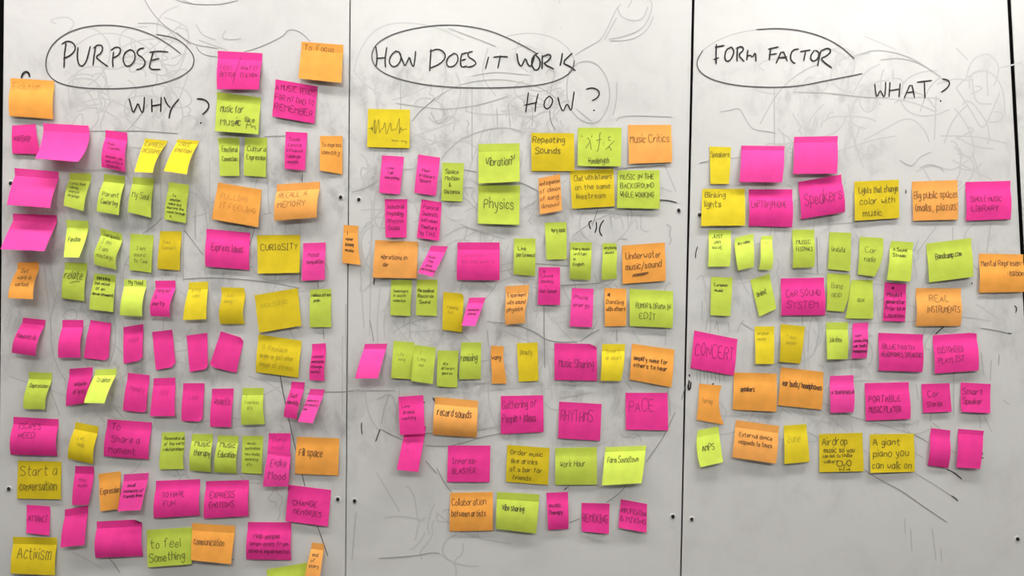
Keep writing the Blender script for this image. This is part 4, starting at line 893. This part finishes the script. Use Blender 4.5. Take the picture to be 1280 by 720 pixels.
NOTES_C = [
 ('Y', (887,183,914,184,911,230,888,230), 2, 3, 'Speakers', F(box=(.04,.12,.94,.32), w=.7), 'slim yellow strip, uppermost left under FORM FACTOR'),
 ('P', (927,182,981,182.5,977.5,228,924,227.5), 7, 9, '', F(cr=.12), 'blank pink square note, lower one of the two blanks under FORM FACTOR'),
 ('P', (993,171,1047.5,170,1046,217,991,217.5), 6, 8, '', F(cr=.16), 'blank pink square note directly above the Speakers note'),
 ('Y', (878,236,931,236,931,282,876,282.5), 3, 4, 'Blinking|lights', F(box=(.06,.03,.68,.54), w=.85, cr=.14), 'yellow square note reading Blinking lights'),
 ('p', (936,236.5,990.5,236.5,990,284,935.5,282.5), 5, 2, 'LAPTOP/PHONE', F(box=(.05,.26,.85,.56), w=.8), 'wide pink note reading LAPTOP/PHONE'),
 ('p', (998,227.5,1051.5,218,1056,265,1001,274), 5, 3, 'Speakers', F(z0=1, box=(.1,.24,.94,.78), w=.9), 'large tilted pink note reading Speakers'),
 ('y', (1068,227,1123.5,224.5,1124,272.5,1068,276), 2, 3, 'Lights that change|color with|music', F(box=(.1,.08,.98,.96), w=.9), 'mustard square note reading Lights that change color with music'),
 ('O', (1140,227,1197,225,1197,274.5,1141,276), 2, 2, 'Big public spaces|(malls, plazas)', F(box=(.03,.18,1,.84), w=.85), 'orange square note reading Big public spaces'),
 ('p', (1207,227.5,1263,226,1263,274,1207,276), 3, 2, 'SINGLE MUSIC|LIBRARY', F(box=(.08,.34,.78,.8), w=.8), 'wide pink note reading SINGLE MUSIC LIBRARY'),
 ('G', (886,287.5,914,287.5,912,333,885,333.5), 6, 6, 'JUST|JAM|WAVE', F(box=(.16,.1,.72,.56), w=.7), 'bright lime note with three short words under Blinking lights'),
 ('G', (919,297,942,292,942,334,922.5,338), 6, 6, 'sky waves', F(ink='k', w=.5, box=(.16,.14,.8,.28), lm=-2), 'bright lime note under LAPTOP/PHONE, broader one of the bright pair'),
 ('G', (952,295,966,294.5,964.5,337,948,337), 7, 6, 'xyz', F(ink='f', box=(.2,.14,.8,.26), cr=.12, wave=-.6), 'slim bright lime strip under LAPTOP/PHONE, narrower one of the bright pair'),
 ('g', (990.5,287,1018,287,1017.5,334,990.5,335), 6, 5, 'MUSIC|FESTIVALS', F(box=(.14,.24,.88,.6), w=.8), 'lime note reading MUSIC FESTIVALS'),
 ('g', (1037,290,1064,291,1062.5,339,1034.5,336.5), 2, 2, 'Grateful', F(ink='m', w=.5, box=(.12,.36,.72,.56)), 'flat lime note with one faint word, second one below Speakers'),
 ('g', (1075,296,1104,297.5,1092.5,346,1072,343), 3, 3, 'Car|radio', F(ink='m', w=.5, box=(.24,.22,.72,.68), rm=4), 'lime note reading Car radio with cut-away lower right corner'),
 ('g', (1114,301,1142,303,1138,352,1108,350), 6, 9, 'A Sound|Stream', F(ink='k', box=(.14,.14,.74,.42), w=.65), 'lime note reading A Sound Stream above a pink strip'),
 ('g', (1158,304.5,1214,297.5,1216,346,1161,353), 4, 5, 'Bandcamp.com', F(ink='k', box=(.18,.28,.76,.48), w=.75), 'large tilted lime note with one line of writing above REAL INSTRUMENTS'),
 ('o', (1224,317,1279,318,1279.5,365,1223,366), 4, 2, 'Mental Represen-|              -tation', F(box=(.04,.12,.98,.62), w=1.0), 'orange note reading Mental Representation at the right edge'),
 ('g', (889,346,916,347,912.5,395,888,394), 3, 4, 'European|music', F(ink='k', box=(.14,.14,.78,.4), w=.6), 'lime strip reading European music above the CONCERT note'),
 ('g', (938,350,962,342,970,386,949,396), 2, 4, 'Orient', F(box=(.14,.34,.66,.54), w=.8), 'tilted lime note left of CAR SOUND SYSTEM'),
 ('p', (976,348,1030,347,1031,394,976,394.5), 4, 2, 'CAR SOUND|SYSTEM', F(box=(.1,.26,.9,.86), w=.75), 'wide pink note reading CAR SOUND SYSTEM'),
 ('g', (1034,341.5,1062.5,343,1054,390,1033,388), 2, 2, 'Band|app', F(ink='m', w=.5, box=(.2,.22,.66,.66), rm=3), 'lime note reading Band app beside CAR SOUND SYSTEM'),
 ('g', (1064.5,350,1091,350,1091,398.5,1056.5,398), 2, 2, 'aux', F(ink='m', w=.5, box=(.36,.42,.64,.6)), 'lime note widening at its lower left, with one tiny word'),
 ('p', (1106,353,1133,355,1131,402,1103,401), 2, 2, '#|Playlist|generator|Prior to A|Location', F(ink='k', box=(.06,.03,.94,.94), w=.75), 'pink strip with five lines reading Playlist generator'),
 ('O', (1145,360,1201.5,360.5,1200.5,407.5,1144,407.5), 5, 3, 'REAL|INSTRUMENTS', F(box=(.22,.14,.95,.7), w=.75), 'orange square note reading REAL INSTRUMENTS'),
 ('p', (868,413,922,424,917,469.5,863,460), 3, 2, 'CONCERT', F(box=(.06,.26,.94,.72), w=.75), 'tilted pink note reading CONCERT in outlined capitals'),
 ('Y', (943.5,408,968,408,967,455,944,455), 4, 5, 'Airplane|mode', F(ink='f', box=(.14,.12,.7,.4), w=.7), 'yellow strip, left one of two under CAR SOUND SYSTEM'),
 ('y', (976,405,1006.5,408,1000,454.5,974,452), 4, 3, 'Tape|player', F(ink='f', box=(.24,.24,.7,.54)), 'mustard strip, right one of two under CAR SOUND SYSTEM'),
 ('g', (1033,403,1060,403,1059,449,1033.5,449), 5, 4, 'Jukebox', F(ink='m', w=.55, box=(.12,.36,.7,.58), bl=9), 'lime note below the Band app note with bent lower left corner'),
 ('P', (1066,404,1085.5,403,1083,447.5,1064,448), 5, 4, 'non-|conducting|ear buds/|headphones', F(ink='k', box=(.06,.28,.96,.86), w=.65), 'slim pink strip with four bold lines right of a bent lime note'),
 ('p', (1098,416,1154,418,1152.5,465,1098,463), 4, 3, 'BLUETOOTH|HEADPHONES, SPEAKERS', F(box=(.05,.26,.96,.66), w=.85), 'wide pink note with HEADPHONES, SPEAKERS as its second line'),
 ('p', (1166,419,1221,415.5,1223,463,1168,467), 5, 5, 'CUSTOMIZED|PLAYLIST', F(box=(.08,.28,.66,.8), w=.8, ch={'tr':1.2}), 'wide pink note reading CUSTOMIZED PLAYLIST'),
 ('o', (874,479.5,902,482,905,531,870.5,524.5), 2, 2, 'Earrings', F(ink='f', box=(.2,.34,.7,.54), rm=-5, lm=.5), 'orange note with cut-away right side under the CONCERT note'),
 ('o', (917.5,465.5,971,467,970,514.5,915.5,512), 3, 2, 'speakers', F(ink='k', box=(.16,.3,.48,.54), w=.95), 'orange square note reading speakers in small bold letters'),
 ('o', (976,459,1029.5,465,1027,512,972,506.5), 3, 2, 'ear buds/ headphones', F(ink='k', box=(.06,.26,.96,.52), w=.95), 'orange note reading ear buds/ headphones'),
 ('P', (1038,470,1067,469,1066.5,515,1038,516), 6, 6, 'A TRANSPARENT', F(ink='k', box=(.06,.36,1,.54), w=.6, lm=-1, rm=.5), 'small pink note with one line, between ear buds and PORTABLE MUSIC PLAYER'),
 ('p', (1081,479,1136,477.5,1137.5,523.5,1082,526), 3, 2, 'PORTABLE|MUSIC PLAYER', F(box=(.07,.3,.78,.84), w=.85), 'wide pink note reading PORTABLE MUSIC PLAYER'),
 ('p', (1152,480,1187,479,1189.5,514.5,1153.5,516), 1.5, 3, 'Car|Stereo', F(box=(.14,.2,.68,.86), w=.8), 'small pink square note reading Car Stereo'),
 ('p', (1201,478,1238.5,480,1237.5,516.5,1201,514.5), 1.5, 4, 'Smart|Speaker', F(box=(.06,.12,.72,.8), w=.85), 'small pink square note reading Smart Speaker'),
 ('G', (872.5,538,898,533,903.5,577.5,875.5,584), 4, 8, 'AMPS', F(box=(.22,.4,.72,.66), w=.85, lm=-3), 'bright lime note reading AMPS'),
 ('O', (920,525,974,532.5,969.5,579.5,915,571.5), 6, 7, 'External device|responds to touch', F(box=(.1,.26,.86,.64), w=.85), 'orange square note reading External device responds to touch'),
 ('Y', (980,532,1008,530,1011.5,577,980,580), 4, 4, 'Zune', F(ink='f', box=(.12,.26,.68,.5), w=.75), 'yellow strip left of the mustard note with two drawn figures'),
 ('y', (1024,542.5,1078,541,1079.5,589,1024,590), 1.5, 2, 'Airdrop', F(box=(.06,.08,.64,.36), w=.95, draw=[
   [(.44,.86),(.38,.8),(.4,.72),(.46,.7),(.52,.74),(.52,.82),(.46,.87),(.42,.84)], [(.66,.84),(.6,.78),(.64,.7),(.7,.7),(.72,.78),(.7,.84),(.65,.85)], [(.5,.74),(.56,.86),(.64,.72)],
   [(.56,.84),(.54,.98)], [(.44,.9),(.46,.98)], [(.44,.93),(.52,.94)], [(.66,.9),(.68,.98)], [(.6,.95),(.7,.93)]],
   more=[('music so you', (.1,.34,.8,.52)), ('can link to those|walkers', (.07,.5,.74,.8))]), 'mustard square note with two small round-headed figures drawn at its foot'),
 ('y', (1087.5,543,1142.5,542,1143,589.5,1088,591), 1.5, 1.5, 'A giant|piano you|can walk on', F(box=(.04,.04,.92,.96), w=1.0, bl=5), 'mustard square note reading A giant piano you can walk on'),
 ('p', (1164,535,1188,538,1185,585,1159,581.5), 5, 2, '', F(lm=-.5), 'blank pink strip, left and slimmer one of the pair at lower right'),
 ('p', (1198,536,1230,538.5,1225,586,1195,584), 5, 7, '', F(cr=.13), 'blank pink note, right and broader one of the pair at lower right'),
]
for gname, notes in ((GA, NOTES_A), (GB, NOTES_B), (GC, NOTES_C)):
    for (col, c, a, b, text, o, label) in notes:
        sticky_note(col, c, a, b, text, o, label, gname)
